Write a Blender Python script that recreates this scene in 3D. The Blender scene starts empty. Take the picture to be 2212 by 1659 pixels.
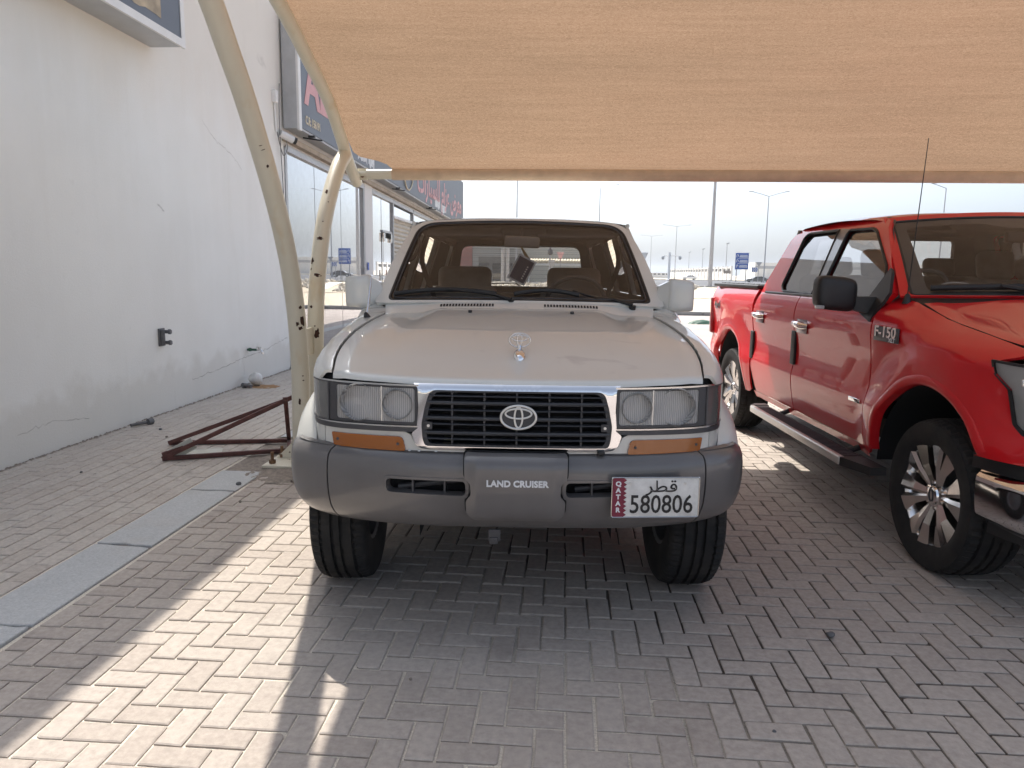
import bpy, bmesh, math, random
from mathutils import Vector, Matrix, Euler
from mathutils.geometry import delaunay_2d_cdt
random.seed(11)
R = math.radians
scene = bpy.context.scene
COL = scene.collection

# ------------------------------------------------------------------ camera
CAM_Z = 1.54
_yaw, _pitch, _roll = R(4.0), R(8.7), R(0.8)
_f = Vector((-math.sin(_yaw) * math.cos(_pitch), math.cos(_yaw) * math.cos(_pitch), -math.sin(_pitch)))
_r0 = Vector((math.cos(_yaw), math.sin(_yaw), 0))
_u0 = _r0.cross(_f)
_r = _r0 * math.cos(_roll) + _u0 * math.sin(_roll)
_u = -_r0 * math.sin(_roll) + _u0 * math.cos(_roll)
cam_data = bpy.data.cameras.new("camera")
cam = bpy.data.objects.new("camera", cam_data)
COL.objects.link(cam)
cam.matrix_world = Matrix(((_r.x, _u.x, -_f.x, 0), (_r.y, _u.y, -_f.y, 0), (_r.z, _u.z, -_f.z, CAM_Z), (0, 0, 0, 1)))
cam_data.sensor_width = 36.0
cam_data.sensor_fit = 'HORIZONTAL'
cam_data.lens = 36.0 * 1580 / 2212
cam_data.clip_start = 0.05
cam_data.clip_end = 6000
scene.camera = cam

# ------------------------------------------------------------------ sky and sun
SUN = Vector((-0.38, 0.63, 1.0)).normalized()          # towards the sun
world = bpy.data.worlds.new("World")
scene.world = world
world.use_nodes = True
wt = world.node_tree
wt.nodes.clear()
sky = wt.nodes.new("ShaderNodeTexSky")
sky.sky_type = 'NISHITA'
sky.sun_disc = False
sky.sun_elevation = math.asin(SUN.z)
sky.sun_rotation = math.atan2(SUN.x, SUN.y)
sky.altitude = 10
sky.air_density = 0.7
sky.dust_density = 4.2
sky.ozone_density = 1.0
bg = wt.nodes.new("ShaderNodeBackground")
bg.inputs["Strength"].default_value = 0.14
wo = wt.nodes.new("ShaderNodeOutputWorld")
hs = wt.nodes.new('ShaderNodeHueSaturation')          # hazy desert air: the whole sky is paler
hs.inputs['Saturation'].default_value = 0.5
wt.links.new(sky.outputs[0], hs.inputs['Color'])
ti = wt.nodes.new('ShaderNodeMix'); ti.data_type = 'RGBA'; ti.blend_type = 'MULTIPLY'   # neutral daylight balance over the whole sky
ti.inputs[0].default_value = 1.0; ti.inputs[7].default_value = (.93, .995, 1.06, 1)
wt.links.new(hs.outputs[0], ti.inputs[6])
wt.links.new(ti.outputs[2], bg.inputs[0])
wt.links.new(bg.outputs[0], wo.inputs[0])
sl = bpy.data.lights.new("sun", 'SUN')
sl.energy = 3.3
sl.angle = R(0.45)
sl.color = (1.0, 0.94, 0.85)
so = bpy.data.objects.new("sun", sl)
COL.objects.link(so)
so.rotation_euler = (-SUN).to_track_quat('-Z', 'Y').to_euler()
so.location = (-8, 14, 22)
scene.view_settings.view_transform = 'Standard'
scene.view_settings.look = 'None'
scene.view_settings.exposure = 1.03
scene.view_settings.gamma = 1.0
scene.cycles.use_denoising = True
scene.cycles.max_bounces = 10
scene.cycles.transparent_max_bounces = 16
scene.cycles.sample_clamp_indirect = 8.0
scene.cycles.caustics_reflective = False
scene.cycles.caustics_refractive = False

# ------------------------------------------------------------------ helpers
def tag(o, label=None, cat=None, group=None, kind=None):
    if label: o["label"] = label
    if cat: o["category"] = cat
    if group: o["group"] = group
    if kind: o["kind"] = kind
    return o

def thing(name, label, cat, loc=(0, 0, 0), rz=0.0, group=None):
    o = bpy.data.objects.new(name, None)
    COL.objects.link(o)
    o.empty_display_size = 0.1
    o.location = loc
    o.rotation_euler = (0, 0, rz)
    return tag(o, label, cat, group)

def link(name, me, m, parent=None, smooth=None):
    o = bpy.data.objects.new(name, me)
    COL.objects.link(o)
    if m is not None and not me.materials:
        me.materials.append(m)
    if parent is not None:
        o.parent = parent
    if smooth is not None:
        me.polygons.foreach_set("use_smooth", [True] * len(me.polygons))
        if smooth < 180:
            me.set_sharp_from_angle(angle=R(smooth))
    return o

def copy_tree(o, parent=None):
    c = o.copy()
    COL.objects.link(c)
    c.parent = parent
    for ch in list(o.children):
        copy_tree(ch, c)
    return c

class MB:
    """collects simple shapes into one mesh"""
    def __init__(s):
        s.v = []; s.f = []
    def add(s, vs, fs, M=None):
        b = len(s.v)
        s.v += [tuple(M @ Vector(p)) if M else tuple(p) for p in vs]
        s.f += [tuple(b + i for i in f) for f in fs]
        return s
    def box(s, c, d, M=None, ch=0.0):
        x, y, z = (q / 2 for q in d)
        T = Matrix.Translation(c) @ (M if M else Matrix())
        if ch <= 0:
            vs = [(-x, -y, -z), (x, -y, -z), (x, y, -z), (-x, y, -z), (-x, -y, z), (x, -y, z), (x, y, z), (-x, y, z)]
            return s.add(vs, [(0, 3, 2, 1), (4, 5, 6, 7), (0, 1, 5, 4), (1, 2, 6, 5), (2, 3, 7, 6), (3, 0, 4, 7)], T)
        bm = bmesh.new()
        bmesh.ops.create_cube(bm, size=1)
        for q in bm.verts: q.co = Vector((q.co.x * 2 * x, q.co.y * 2 * y, q.co.z * 2 * z))
        bmesh.ops.bevel(bm, geom=bm.edges[:], offset=ch, segments=3, profile=0.5, affect='EDGES')
        bm.verts.index_update()
        s.add([q.co[:] for q in bm.verts], [[q.index for q in f.verts] for f in bm.faces], T)
        bm.free()
        return s
    def tube(s, pts, r, n=10, cap=True, flat=1.0, up=None):
        pts = [Vector(p) for p in pts]
        rs = r if isinstance(r, (list, tuple)) else [r] * len(pts)
        b = len(s.v)
        t0 = (pts[1] - pts[0]).normalized()
        a = Vector(up) if up else (Vector((0, 0, 1)) if abs(t0.z) < .9 else Vector((0, 1, 0)))
        nrm = (a - t0 * a.dot(t0)).normalized()
        for i, p in enumerate(pts):
            t = (pts[min(i + 1, len(pts) - 1)] - pts[max(i - 1, 0)]).normalized()
            nrm = (nrm - t * nrm.dot(t)).normalized()
            bi = t.cross(nrm)
            for k in range(n):
                an = 2 * math.pi * k / n
                s.v.append(tuple(p + (nrm * math.cos(an) * flat + bi * math.sin(an)) * rs[i]))
        m = len(pts)
        for i in range(m - 1):
            for k in range(n):
                k2 = (k + 1) % n
                s.f.append((b + i * n + k, b + i * n + k2, b + (i + 1) * n + k2, b + (i + 1) * n + k))
        if cap:
            s.f.append(tuple(b + k for k in reversed(range(n))))
            s.f.append(tuple(b + (m - 1) * n + k for k in range(n)))
        return s
    def ring(s, pts, r, n=8, flat=1.0, up=(0, 1, 0)):
        """closed tube"""
        pts = [Vector(p) for p in pts]
        b = len(s.v); m = len(pts); U = Vector(up)
        for i, p in enumerate(pts):
            t = (pts[(i + 1) % m] - pts[i - 1]).normalized()
            nr = (U - t * U.dot(t)).normalized(); bi = t.cross(nr)
            for k in range(n):
                an = 2 * math.pi * k / n
                s.v.append(tuple(p + (nr * math.cos(an) * flat + bi * math.sin(an)) * r))
        for i in range(m):
            for k in range(n):
                i2 = (i + 1) % m; k2 = (k + 1) % n
                s.f.append((b + i * n + k, b + i * n + k2, b + i2 * n + k2, b + i2 * n + k))
        return s
    def lathe(s, prof, n=32, M=None, fn=None, cap=False):
        """profile [(r, h)] turned round local Z"""
        b = []; fs = []
        for j, (r, h) in enumerate(prof):
            for k in range(n):
                an = 2 * math.pi * k / n
                rr = fn(j, k, r) if fn else r
                b.append((rr * math.cos(an), rr * math.sin(an), h))
        for j in range(len(prof) - 1):
            for k in range(n):
                k2 = (k + 1) % n
                fs.append((j * n + k, j * n + k2, (j + 1) * n + k2, (j + 1) * n + k))
        if cap:
            fs.append(tuple(reversed(range(n))))
            fs.append(tuple((len(prof) - 1) * n + k for k in range(n)))
        return s.add(b, fs, M)
    def prism(s, poly, a, b, M=None):
        """2-D polygon (counter-clockwise) between heights a and b"""
        n = len(poly)
        vs = [(x, y, a) for x, y in poly] + [(x, y, b) for x, y in poly]
        fs = [tuple(reversed(range(n))), tuple(range(n, 2 * n))]
        fs += [(i, (i + 1) % n, n + (i + 1) % n, n + i) for i in range(n)]
        return s.add(vs, fs, M)
    def mesh(s, name):
        me = bpy.data.meshes.new(name)
        me.from_pydata(s.v, [], s.f)
        me.validate()
        me.update()
        return me
    def build(s, name, m, parent=None, smooth=35):
        return link(name, s.mesh(name), m, parent, smooth)

def cr(pts, n):
    """Catmull-Rom through points, n samples per span"""
    P = [Vector(p) for p in pts]
    P = [P[0] * 2 - P[1]] + P + [P[-1] * 2 - P[-2]]
    out = []
    for i in range(1, len(P) - 2):
        a, b, c, d = P[i - 1], P[i], P[i + 1], P[i + 2]
        for k in range(n):
            t = k / n
            out.append(0.5 * ((2 * b) + (c - a) * t + (2 * a - 5 * b + 4 * c - d) * t * t + (3 * b - a - 3 * c + d) * t ** 3))
    out.append(P[-2])
    return out

def lerp_tab(tab, x):
    """monotone table interpolation, smooth between entries"""
    if x <= tab[0][0]: return tab[0][1]
    if x >= tab[-1][0]: return tab[-1][1]
    for i in range(len(tab) - 1):
        x0, y0 = tab[i]; x1, y1 = tab[i + 1]
        if x <= x1:
            def sl(j):
                if j <= 0 or j >= len(tab) - 1: 
                    a = min(max(j, 1), len(tab) - 1)
                    return (tab[a][1] - tab[a - 1][1]) / (tab[a][0] - tab[a - 1][0])
                return (tab[j + 1][1] - tab[j - 1][1]) / (tab[j + 1][0] - tab[j - 1][0])
            h = x1 - x0; t = (x - x0) / h
            m0, m1 = sl(i) * h, sl(i + 1) * h
            return (2*t**3 - 3*t*t + 1) * y0 + (t**3 - 2*t*t + t) * m0 + (-2*t**3 + 3*t*t) * y1 + (t**3 - t*t) * m1

def sstep(a, b, x):
    t = min(1, max(0, (x - a) / (b - a)))
    return t * t * (3 - 2 * t)

def rpoly(pts, rad, n=5):
    """polygon with rounded corners; rad is a number or one per corner"""
    out = []
    m = len(pts)
    for i in range(m):
        r = rad[i] if isinstance(rad, (list, tuple)) else rad
        p = Vector(pts[i]).to_2d(); a = Vector(pts[i - 1]).to_2d(); b = Vector(pts[(i + 1) % m]).to_2d()
        if r <= 0:
            out.append((p.x, p.y)); continue
        da = a - p; db = b - p
        r2 = min(r, da.length * .49, db.length * .49)
        A = p + da.normalized() * r2; B = p + db.normalized() * r2
        for k in range(n + 1):
            t = k / n
            q = A * (1 - t) ** 2 + p * 2 * t * (1 - t) + B * t * t
            out.append((q.x, q.y))
    return out

def dens(loop, step):
    out = []
    for i in range(len(loop)):
        a = Vector(loop[i]); b = Vector(loop[(i + 1) % len(loop)])
        d = (b - a).length
        if d < 1e-6: continue
        k = max(1, int(math.ceil(d / step)))
        for j in range(k):
            q = a.lerp(b, j / k); out.append((q.x, q.y))
    return out

def inside(p, loop):
    x, y = p; c = False
    n = len(loop); j = n - 1
    for i in range(n):
        xi, yi = loop[i]; xj, yj = loop[j]
        if (yi > y) != (yj > y) and x < (xj - xi) * (y - yi) / (yj - yi) + xi:
            c = not c
        j = i
    return c

def panel(name, outer, fm, m, parent=None, holes=(), step=0.05, rim=0.01, out=None, ctr=None, off=0.0, bstep=None, build=True):
    """a sheet cut out of a curved surface fm(u, v): outline, holes, and a returned edge"""
    bs = bstep or step
    loops = [dens(outer, bs)] + [dens(h, bs) for h in holes]
    pts = []; edges = []; spans = []
    for lp in loops:
        b = len(pts); n = len(lp)
        pts += [Vector(q) for q in lp]
        edges += [(b + i, b + (i + 1) % n) for i in range(n)]
        spans.append((b, n))
    us = [p.x for p in pts]; vs = [p.y for p in pts]
    u0, u1, v0, v1 = min(us), max(us), min(vs), max(vs)
    nu = max(1, int((u1 - u0) / step)); nv = max(1, int((v1 - v0) / step))
    if nu * nv < 20000:
        for i in range(1, nu):
            for j in range(1, nv):
                q = (u0 + (u1 - u0) * i / nu, v0 + (v1 - v0) * j / nv)
                if not inside(q, loops[0]) or any(inside(q, h) for h in loops[1:]): continue
                if min((q[0] - p.x) ** 2 + (q[1] - p.y) ** 2 for p in pts[:sum(n for _, n in spans)]) < (step * .35) ** 2: continue
                pts.append(Vector(q))
    rv, re, rf, ov, oe, of = delaunay_2d_cdt(pts, edges, [], 0, 1e-7)
    P2 = [(p.x, p.y) for p in rv]
    keep = []
    for f in rf:
        c = (sum(P2[i][0] for i in f) / len(f), sum(P2[i][1] for i in f) / len(f))
        if inside(c, loops[0]) and not any(inside(c, h) for h in loops[1:]):
            keep.append(list(f))
    e = 1e-3
    co = []; no = []
    for (a, b) in P2:
        p = Vector(fm(a, b))
        n = (Vector(fm(a + e, b)) - Vector(fm(a - e, b))).cross(Vector(fm(a, b + e)) - Vector(fm(a, b - e)))
        n = n.normalized() if n.length > 1e-12 else Vector((0, 0, 1))
        if (out is not None and n.dot(Vector(out)) < 0) or (ctr is not None and n.dot(p - Vector(ctr)) < 0):
            n = -n
        co.append(p + n * off); no.append(n)
    faces = []
    for f in keep:
        n = (co[f[1]] - co[f[0]]).cross(co[f[2]] - co[f[0]])
        if n.dot(no[f[0]] + no[f[1]] + no[f[2]]) < 0: f.reverse()
        faces.append(tuple(f))
    if rim:
        cnt = {}
        for f in faces:
            for i in range(len(f)):
                a, b = f[i], f[(i + 1) % len(f)]
                cnt[(a, b)] = 1
        for (a, b) in list(cnt):
            if (b, a) in cnt: continue
            A, B = co[a], co[b]
            fn = (B - A).cross(no[a]).normalized() if (B - A).length > 1e-9 else no[a]
            k = len(co)
            co += [A, B, B - no[b] * rim, A - no[a] * rim]
            no += [fn] * 4
            faces.append((k, k + 3, k + 2, k + 1))
    me = bpy.data.meshes.new(name)
    me.from_pydata([tuple(p) for p in co], [], faces)
    me.update()
    if not build: return me
    o = link(name, me, m, parent, 180)
    me.normals_split_custom_set_from_vertices([tuple(n) for n in no])
    return o

def grid(name, nu, nv, fn, m, parent=None, out=None, smooth=40, closed=False):
    vs = [tuple(fn(i / nu, j / nv)) for j in range(nv + 1) for i in range(nu + 1)]
    fs = [(j * (nu + 1) + i, j * (nu + 1) + i + 1, (j + 1) * (nu + 1) + i + 1, (j + 1) * (nu + 1) + i) for j in range(nv) for i in range(nu)]
    if out is not None:
        f = fs[len(fs) // 2]
        a, b, c = Vector(vs[f[0]]), Vector(vs[f[1]]), Vector(vs[f[2]])
        if (b - a).cross(c - a).dot(Vector(out)) < 0: fs = [tuple(reversed(f)) for f in fs]
    me = bpy.data.meshes.new(name)
    me.from_pydata(vs, [], fs)
    me.update()
    return link(name, me, m, parent, smooth)

def text(name, body, size, m, parent, M, extrude=0.002, sx=1.0, bold=0.0, ax='CENTER', space=1.0):
    cu = bpy.data.curves.new(name, 'FONT')
    cu.body = body; cu.size = size; cu.extrude = extrude; cu.offset = bold
    cu.align_x = ax; cu.align_y = 'CENTER'; cu.resolution_u = 3; cu.space_character = space
    t = bpy.data.objects.new(name, cu)
    COL.objects.link(t)
    dg = bpy.context.evaluated_depsgraph_get()
    me = bpy.data.meshes.new_from_object(t.evaluated_get(dg))
    bpy.data.objects.remove(t); bpy.data.curves.remove(cu)
    me.transform(M @ Matrix.Diagonal((sx, 1, 1, 1)))
    me.materials.clear()
    me.name = name
    return link(name, me, m, parent)

FRONT = Matrix.Rotation(R(90), 4, 'X')                                   # text facing -y
SIDE_L = Euler((R(90), 0, R(-90))).to_matrix().to_4x4()                  # text facing -x
SIDE_R = Euler((R(90), 0, R(90))).to_matrix().to_4x4()                   # text facing +x
def TM(x, y, z, M): return Matrix.Translation((x, y, z)) @ M

# ------------------------------------------------------------------ materials
class Mt:
    def __init__(s, name):
        s.m = bpy.data.materials.new(name)
        s.m.use_nodes = True
        s.t = s.m.node_tree
        s.t.nodes.clear()
        s.out = s.t.nodes.new("ShaderNodeOutputMaterial")
    def n(s, typ, ins=None, **pr):
        nd = s.t.nodes.new("ShaderNode" + typ)
        for k, v in pr.items(): setattr(nd, k, v)
        for k, v in (ins or {}).items():
            i = nd.inputs[k]
            if isinstance(v, bpy.types.NodeSocket): s.t.links.new(v, i)
            elif isinstance(v, bpy.types.Node): s.t.links.new(v.outputs[0], i)
            else: i.default_value = v
        return nd
    def pos(s, scale=(1, 1, 1)):
        g = s.n("NewGeometry")
        return s.n("Mapping", {0: g.outputs["Position"], 3: scale}).outputs[0]
    def oco(s, scale=(1, 1, 1)):
        g = s.n("TexCoord")
        return s.n("Mapping", {0: g.outputs["Object"], 3: scale}).outputs[0]
    def noise(s, vec, scale, detail=4, rough=.55, dist=0.0):
        return s.n("TexNoise", {"Vector": vec, "Scale": scale, "Detail": detail, "Roughness": rough, "Distortion": dist}).outputs[0]
    def ramp(s, fac, *stops):
        r = s.n("ValToRGB", {0: fac})
        el = r.color_ramp.elements
        while len(el) < len(stops): el.new(0.5)
        for e, (p, c) in zip(el, stops):
            e.position = p
            e.color = (c, c, c, 1) if isinstance(c, (int, float)) else (*c, 1)
        return r.outputs[0]
    def mix(s, fac, a, b, bt='MIX'):
        nd = s.n("Mix", data_type='RGBA', blend_type=bt)
        for k, v in ((0, fac), (6, a), (7, b)):
            i = nd.inputs[k]
            if isinstance(v, bpy.types.NodeSocket): s.t.links.new(v, i)
            else: i.default_value = v if not isinstance(v, tuple) else (*v, 1)[:4]
        return nd.outputs[2]
    def math(s, op, a, b=0.5):
        return s.n("Math", {0: a, 1: b}, operation=op).outputs[0]
    def bump(s, h, strength=.3, dist=.005, normal=None):
        d = {"Height": h, "Strength": strength, "Distance": dist}
        if normal is not None: d["Normal"] = normal
        return s.n("Bump", d).outputs[0]
    def pbr(s, **ins):
        p = s.n("BsdfPrincipled")
        for k, v in ins.items():
            i = p.inputs[k.replace("_", " ")]
            if isinstance(v, bpy.types.NodeSocket): s.t.links.new(v, i)
            elif isinstance(v, tuple) and len(v) == 3: i.default_value = (*v, 1)
            else: i.default_value = v
        s.t.links.new(p.outputs[0], s.out.inputs[0])
        return p
    def surf(s, sh):
        s.t.links.new(sh.outputs[0], s.out.inputs[0])

def plain(name, col, rough=.5, metal=0.0, var=.12, vs=6.0, bump=0.0, bs=60.0, coat=0.0, spec=.5):
    M = Mt(name)
    c = M.oco()
    n = M.noise(c, vs, 5)
    f = M.ramp(n, (.3, 1 - var), (.7, 1 + var * .5))
    colr = M.mix(1.0, col, f, 'MULTIPLY')
    kw = {"Base_Color": colr, "Metallic": metal, "Specular_IOR_Level": spec}
    kw["Roughness"] = M.n("MapRange", {0: n, 3: max(0, rough - .06), 4: min(1, rough + .08)}).outputs[0]
    if coat: kw["Coat_Weight"] = coat; kw["Coat_Roughness"] = .04
    if bump: kw["Normal"] = M.bump(M.noise(c, bs, 3), bump, .004)
    M.pbr(**kw)
    return M.m

def glass(name, tint, refl=1.0, rough=0.0, ior=1.45, dirt=0.0):
    """thin sheet glass: tinted see-through plus mirror reflection by Fresnel"""
    M = Mt(name)
    fr = M.n("Fresnel", {"IOR": ior}).outputs[0]
    fr = M.math('MULTIPLY', fr, refl)
    tr = M.n("BsdfTransparent", {0: (*tint, 1)})
    gl = M.n("BsdfGlossy", {0: (1, 1, 1, 1), "Roughness": rough})
    mx = M.n("MixShader", {0: fr, 1: tr, 2: gl})
    if dirt:  # pale film: dirt, and on shop panes also painted sky paleness
        df = M.n("BsdfDiffuse", {0: (.62, .60, .56, 1)})
        k = M.math('MULTIPLY', M.ramp(M.noise(M.oco(), 7, 6), (.35, .3), (.75, 1.0)), dirt)
        mx = M.n("MixShader", {0: k, 1: mx.outputs[0], 2: df})
    M.surf(mx)
    return M.m

MT = {}
def setup_materials():
    # plaster wall: off-white, run-down streaks, damp foot
    M = Mt("plaster")
    p = M.pos()
    big = M.noise(p, .7, 5)
    streak = M.noise(M.pos((1, 3.2, .22)), 1.6, 6, .6, .4)
    fine = M.noise(p, 55, 4, .7)
    z = M.n("SeparateXYZ", {0: M.n("NewGeometry").outputs["Position"]}).outputs[2]
    col = M.mix(M.ramp(big, (.35, 0.), (.7, 1.)), (.755, .755, .725), (.81, .815, .79))
    col = M.mix(M.math('MULTIPLY', M.ramp(streak, (.50, 0.), (.68, 1.)), .22), col, (.84, .84, .825))
    col = M.mix(M.math('MULTIPLY', M.ramp(streak, (.28, 1.), (.42, 0.)), .12), col, (.60, .565, .50))
    spots = M.noise(p, 14, 6, .7)
    col = M.mix(M.math('MULTIPLY', M.ramp(spots, (.63, 0.), (.72, 1.)), .22), col, (.45, .44, .42))
    foot = M.math('ADD', z, M.math('MULTIPLY', M.noise(p, 2.6, 6), -.75))
    col = M.mix(M.math('MULTIPLY', M.ramp(foot, (-.6, 1.), (.15, 0.)), .25), col, (.44, .40, .33))
    top = M.math('ADD', z, M.math('MULTIPLY', M.noise(M.pos((1, 1.8, .5)), 1.1, 5), -1.6))
    col = M.mix(M.math('MULTIPLY', M.ramp(M.n("MapRange", {0: top, 1: 2.2, 2: 3.4}).outputs[0], (0., 0.), (.8, 1.)), .28), col, (.64, .54, .42))
    crack = M.n("TexVoronoi", {"Vector": M.mix(.25, M.pos((1, .5, .5)), M.n("TexNoise", {"Vector": p, "Scale": 2.0, "Detail": 6}).outputs[1]), "Scale": .55}, feature='DISTANCE_TO_EDGE').outputs[0]
    ck = M.math('MULTIPLY', M.ramp(crack, (.0, 1.), (.006, 0.)), M.ramp(big, (.55, 0.), (.65, .5)))
    col = M.mix(ck, col, (.3, .28, .25))
    M.pbr(Base_Color=col, Roughness=.88, Normal=M.bump(M.math('ADD', fine, M.math('MULTIPLY', spots, .6)), .35, .006))
    MT['plaster'] = M.m

    # block paving: each block a little different, sand dust, stains
    def paver(name, a, b, c):
        M = Mt(name)
        oi = M.n("ObjectInfo").outputs["Random"]
        ri = M.n("NewGeometry").outputs["Random Per Island"]
        rnd = M.n("TexWhiteNoise", {"W": M.math('ADD', M.math('MULTIPLY', oi, 37.7), M.math('MULTIPLY', ri, 91.3))}, noise_dimensions='1D').outputs[0]
        p = M.pos()
        col = M.ramp(rnd, (0., a), (.5, b), (1., c))
        mot = M.noise(p, 34, 6, .65)
        col = M.mix(1., col, M.ramp(mot, (.3, .80), (.72, 1.14)), 'MULTIPLY')
        bigm = M.noise(p, .9, 5)
        col = M.mix(M.math('MULTIPLY', M.ramp(bigm, (.45, 0.), (.75, 1.)), .4), col, (.50, .45, .395))
        st = M.noise(p, 2.4, 6, .6)
        col = M.mix(M.math('MULTIPLY', M.ramp(st, (.60, 0.), (.74, 1.)), .42), col, (.15, .13, .12))
        sp = M.noise(p, 130, 3, .7)
        M.pbr(Base_Color=col, Roughness=.93, Specular_IOR_Level=.15, Normal=M.bump(M.math('ADD', sp, mot), .32, .002))
        return M.m
    MT['paver'] = paver("herringbone_block", (.392, .342, .302), (.420, .370, .328), (.445, .394, .350))
    MT['paver_path'] = paver("path_block", (.455, .405, .358), (.48, .432, .386), (.495, .452, .404))
    M = Mt("joint_sand")
    p = M.pos()
    n = M.noise(p, 1.1, 4)
    x = M.n("SeparateXYZ", {0: M.n("NewGeometry").outputs["Position"]}).outputs
    near = M.math('ADD', M.math('MULTIPLY', x[0], -.34), M.math('MULTIPLY', x[1], -.30))
    k = M.ramp(M.math('ADD', M.math('ADD', near, 1.0), n), (.38, 0.), (.75, 1.))
    col = M.mix(k, (.075, .060, .048), (.64, .58, .49))
    col = M.mix(1., col, M.ramp(M.noise(p, 160, 3), (.3, .7), (.7, 1.2)), 'MULTIPLY')
    M.pbr(Base_Color=col, Roughness=.95, Normal=M.bump(M.noise(p, 220, 3), .6, .004))
    MT['joint'] = M.m
    # distant paving where single blocks cannot be told apart
    M = Mt("far_paving")
    br = M.n("TexBrick", {"Vector": M.pos(), "Color1": (.36, .31, .29, 1), "Color2": (.41, .36, .33, 1), "Mortar": (.2, .17, .15, 1), "Scale": 1.0, "Mortar Size": .006, "Brick Width": .205, "Row Height": .1025})
    col = M.mix(1., br.outputs[0], M.ramp(M.noise(M.pos(), 1.3, 5), (.3, .85), (.7, 1.15)), 'MULTIPLY')
    M.pbr(Base_Color=col, Roughness=.9)
    MT['far_paving'] = M.m
    M = Mt("edging_concrete")
    p = M.pos()
    col = M.mix(M.noise(p, 3.5, 6), (.40, .405, .405), (.52, .525, .52))
    col = M.mix(1., col, M.ramp(M.noise(p, 90, 4, .7), (.35, .82), (.7, 1.1)), 'MULTIPLY')
    col = M.mix(M.math('MULTIPLY', M.ramp(M.noise(p, 1.3, 6), (.52, 0.), (.7, 1.)), .5), col, (.42, .37, .32))
    M.pbr(Base_Color=col, Roughness=.9, Normal=M.bump(M.noise(p, 120, 4), .3, .003))
    MT['edging'] = M.m
    M = Mt("sand")
    p = M.pos()
    col = M.mix(M.noise(p, .12, 6), (.50, .42, .31), (.62, .54, .42))
    col = M.mix(1., col, M.ramp(M.noise(p, 1.7, 5), (.3, .8), (.7, 1.1)), 'MULTIPLY')
    M.pbr(Base_Color=col, Roughness=.95, Normal=M.bump(M.noise(p, 3, 6), .5, .1))
    MT['sand'] = M.m
    MT['soil'] = plain("loose_soil", (.26, .22, .185), .95, var=.35, vs=30, bump=.8, bs=90)
    MT['asphalt'] = plain("asphalt", (.11, .11, .115), .9, var=.2, vs=.4)
    MT['kerb'] = plain("kerb_concrete", (.30, .30, .29), .9, var=.2, vs=2)
    MT['rock'] = plain("pale_rock", (.50, .45, .38), .92, var=.35, vs=3, bump=.6, bs=12)
    # shade net: woven, lets sun through
    M = Mt("shade_net")
    p = M.oco()
    rib = M.noise(M.oco((.35, 7, 7)), 3.0, 5, .6)
    weave = M.noise(M.oco((1, 2.0, 2.0)), 48.0, 5, .8, 1.5)
    f = M.math('ADD', M.math('MULTIPLY', rib, .17), M.math('MULTIPLY', weave, .83))
    tone = M.ramp(M.noise(M.oco((.3, 1, 1)), .8, 4), (.3, (.86, .84, .82)), (.7, (1.05, 1.0, .97)))
    col = M.mix(1., M.ramp(f, (.36, (.245, .166, .108)), (.64, (.445, .318, .220))), tone, 'MULTIPLY')
    nb = M.bump(f, .45, .004)
    d = M.n("BsdfDiffuse", {0: col, "Normal": nb})
    t = M.n("BsdfTranslucent", {0: col, "Normal": nb})
    M.surf(M.n("MixShader", {0: .34, 1: d.outputs[0], 2: t.outputs[0]}))
    MT['net'] = M.m
    MT['net_hem'] = plain("net_hem", (.60, .46, .33), .9, var=.15, vs=8)
    # cream gloss paint with rust breaking through
    M = Mt("cream_paint_rust")
    p = M.pos()
    n1 = M.noise(p, 4.6, 7, .6, .5)
    zz = M.n("SeparateXYZ", {0: M.n("NewGeometry").outputs["Position"]}).outputs[2]
    low = M.ramp(M.n("MapRange", {0: zz, 1: 2.9, 2: .1}).outputs[0], (0., 0.), (1., .055))
    rk = M.ramp(M.math('ADD', n1, low), (.72, 0.), (.726, 1.))
    halo = M.ramp(M.math('ADD', M.noise(M.pos((1, 1, .35)), 7.5, 6), low), (.60, 0.), (.78, .4))
    col = M.mix(M.noise(p, 3, 5), (.62, .575, .455), (.70, .66, .545))
    col = M.mix(halo, col, (.55, .36, .14))
    col = M.mix(rk, col, M.mix(M.noise(p, 60, 4), (.035, .016, .012), (.12, .045, .025)))
    M.pbr(Base_Color=col, Roughness=M.mix(rk, (.38, .38, .38), (.95, .95, .95)), Normal=M.bump(rk, -.5, .002))
    MT['cream'] = M.m
    MT['rust_frame'] = plain("red_oxide_steel", (.115, .042, .034), .7, var=.45, vs=14, bump=.3, bs=60)
    MT['rust_bolt'] = plain("rusty_bolt", (.20, .11, .055), .9, var=.5, vs=30)
    MT['sheet'] = plain("pale_sheet", (.55, .54, .47), .5, var=.15)
    MT['alu'] = plain("grey_aluminium", (.46, .47, .48), .45, .35, var=.1)
    MT['alu_white'] = plain("white_aluminium", (.72, .72, .71), .5, var=.08)
    MT['slate'] = plain("slate_sign_face", (.105, .12, .148), .45, var=.12, vs=2)
    MT['pink'] = plain("faded_pink_letter", (.62, .34, .35), .6, var=.1)
    MT['cream_letter'] = plain("cream_letter", (.66, .58, .43), .6)
    MT['torn'] = plain("torn_white_film", (.62, .64, .66), .6, var=.3, vs=12)
    MT['black'] = plain("black_plastic", (.014, .014, .015), .5, var=.2)
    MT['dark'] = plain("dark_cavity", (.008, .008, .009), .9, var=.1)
    MT['rubber'] = plain("black_rubber", (.018, .0185, .0195), .72, var=.3, vs=18, bump=.15, bs=120)
    M = Mt('dusty_tyre_rubber')
    tn_ = M.noise(M.oco(), 7, 6, .65)
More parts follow.
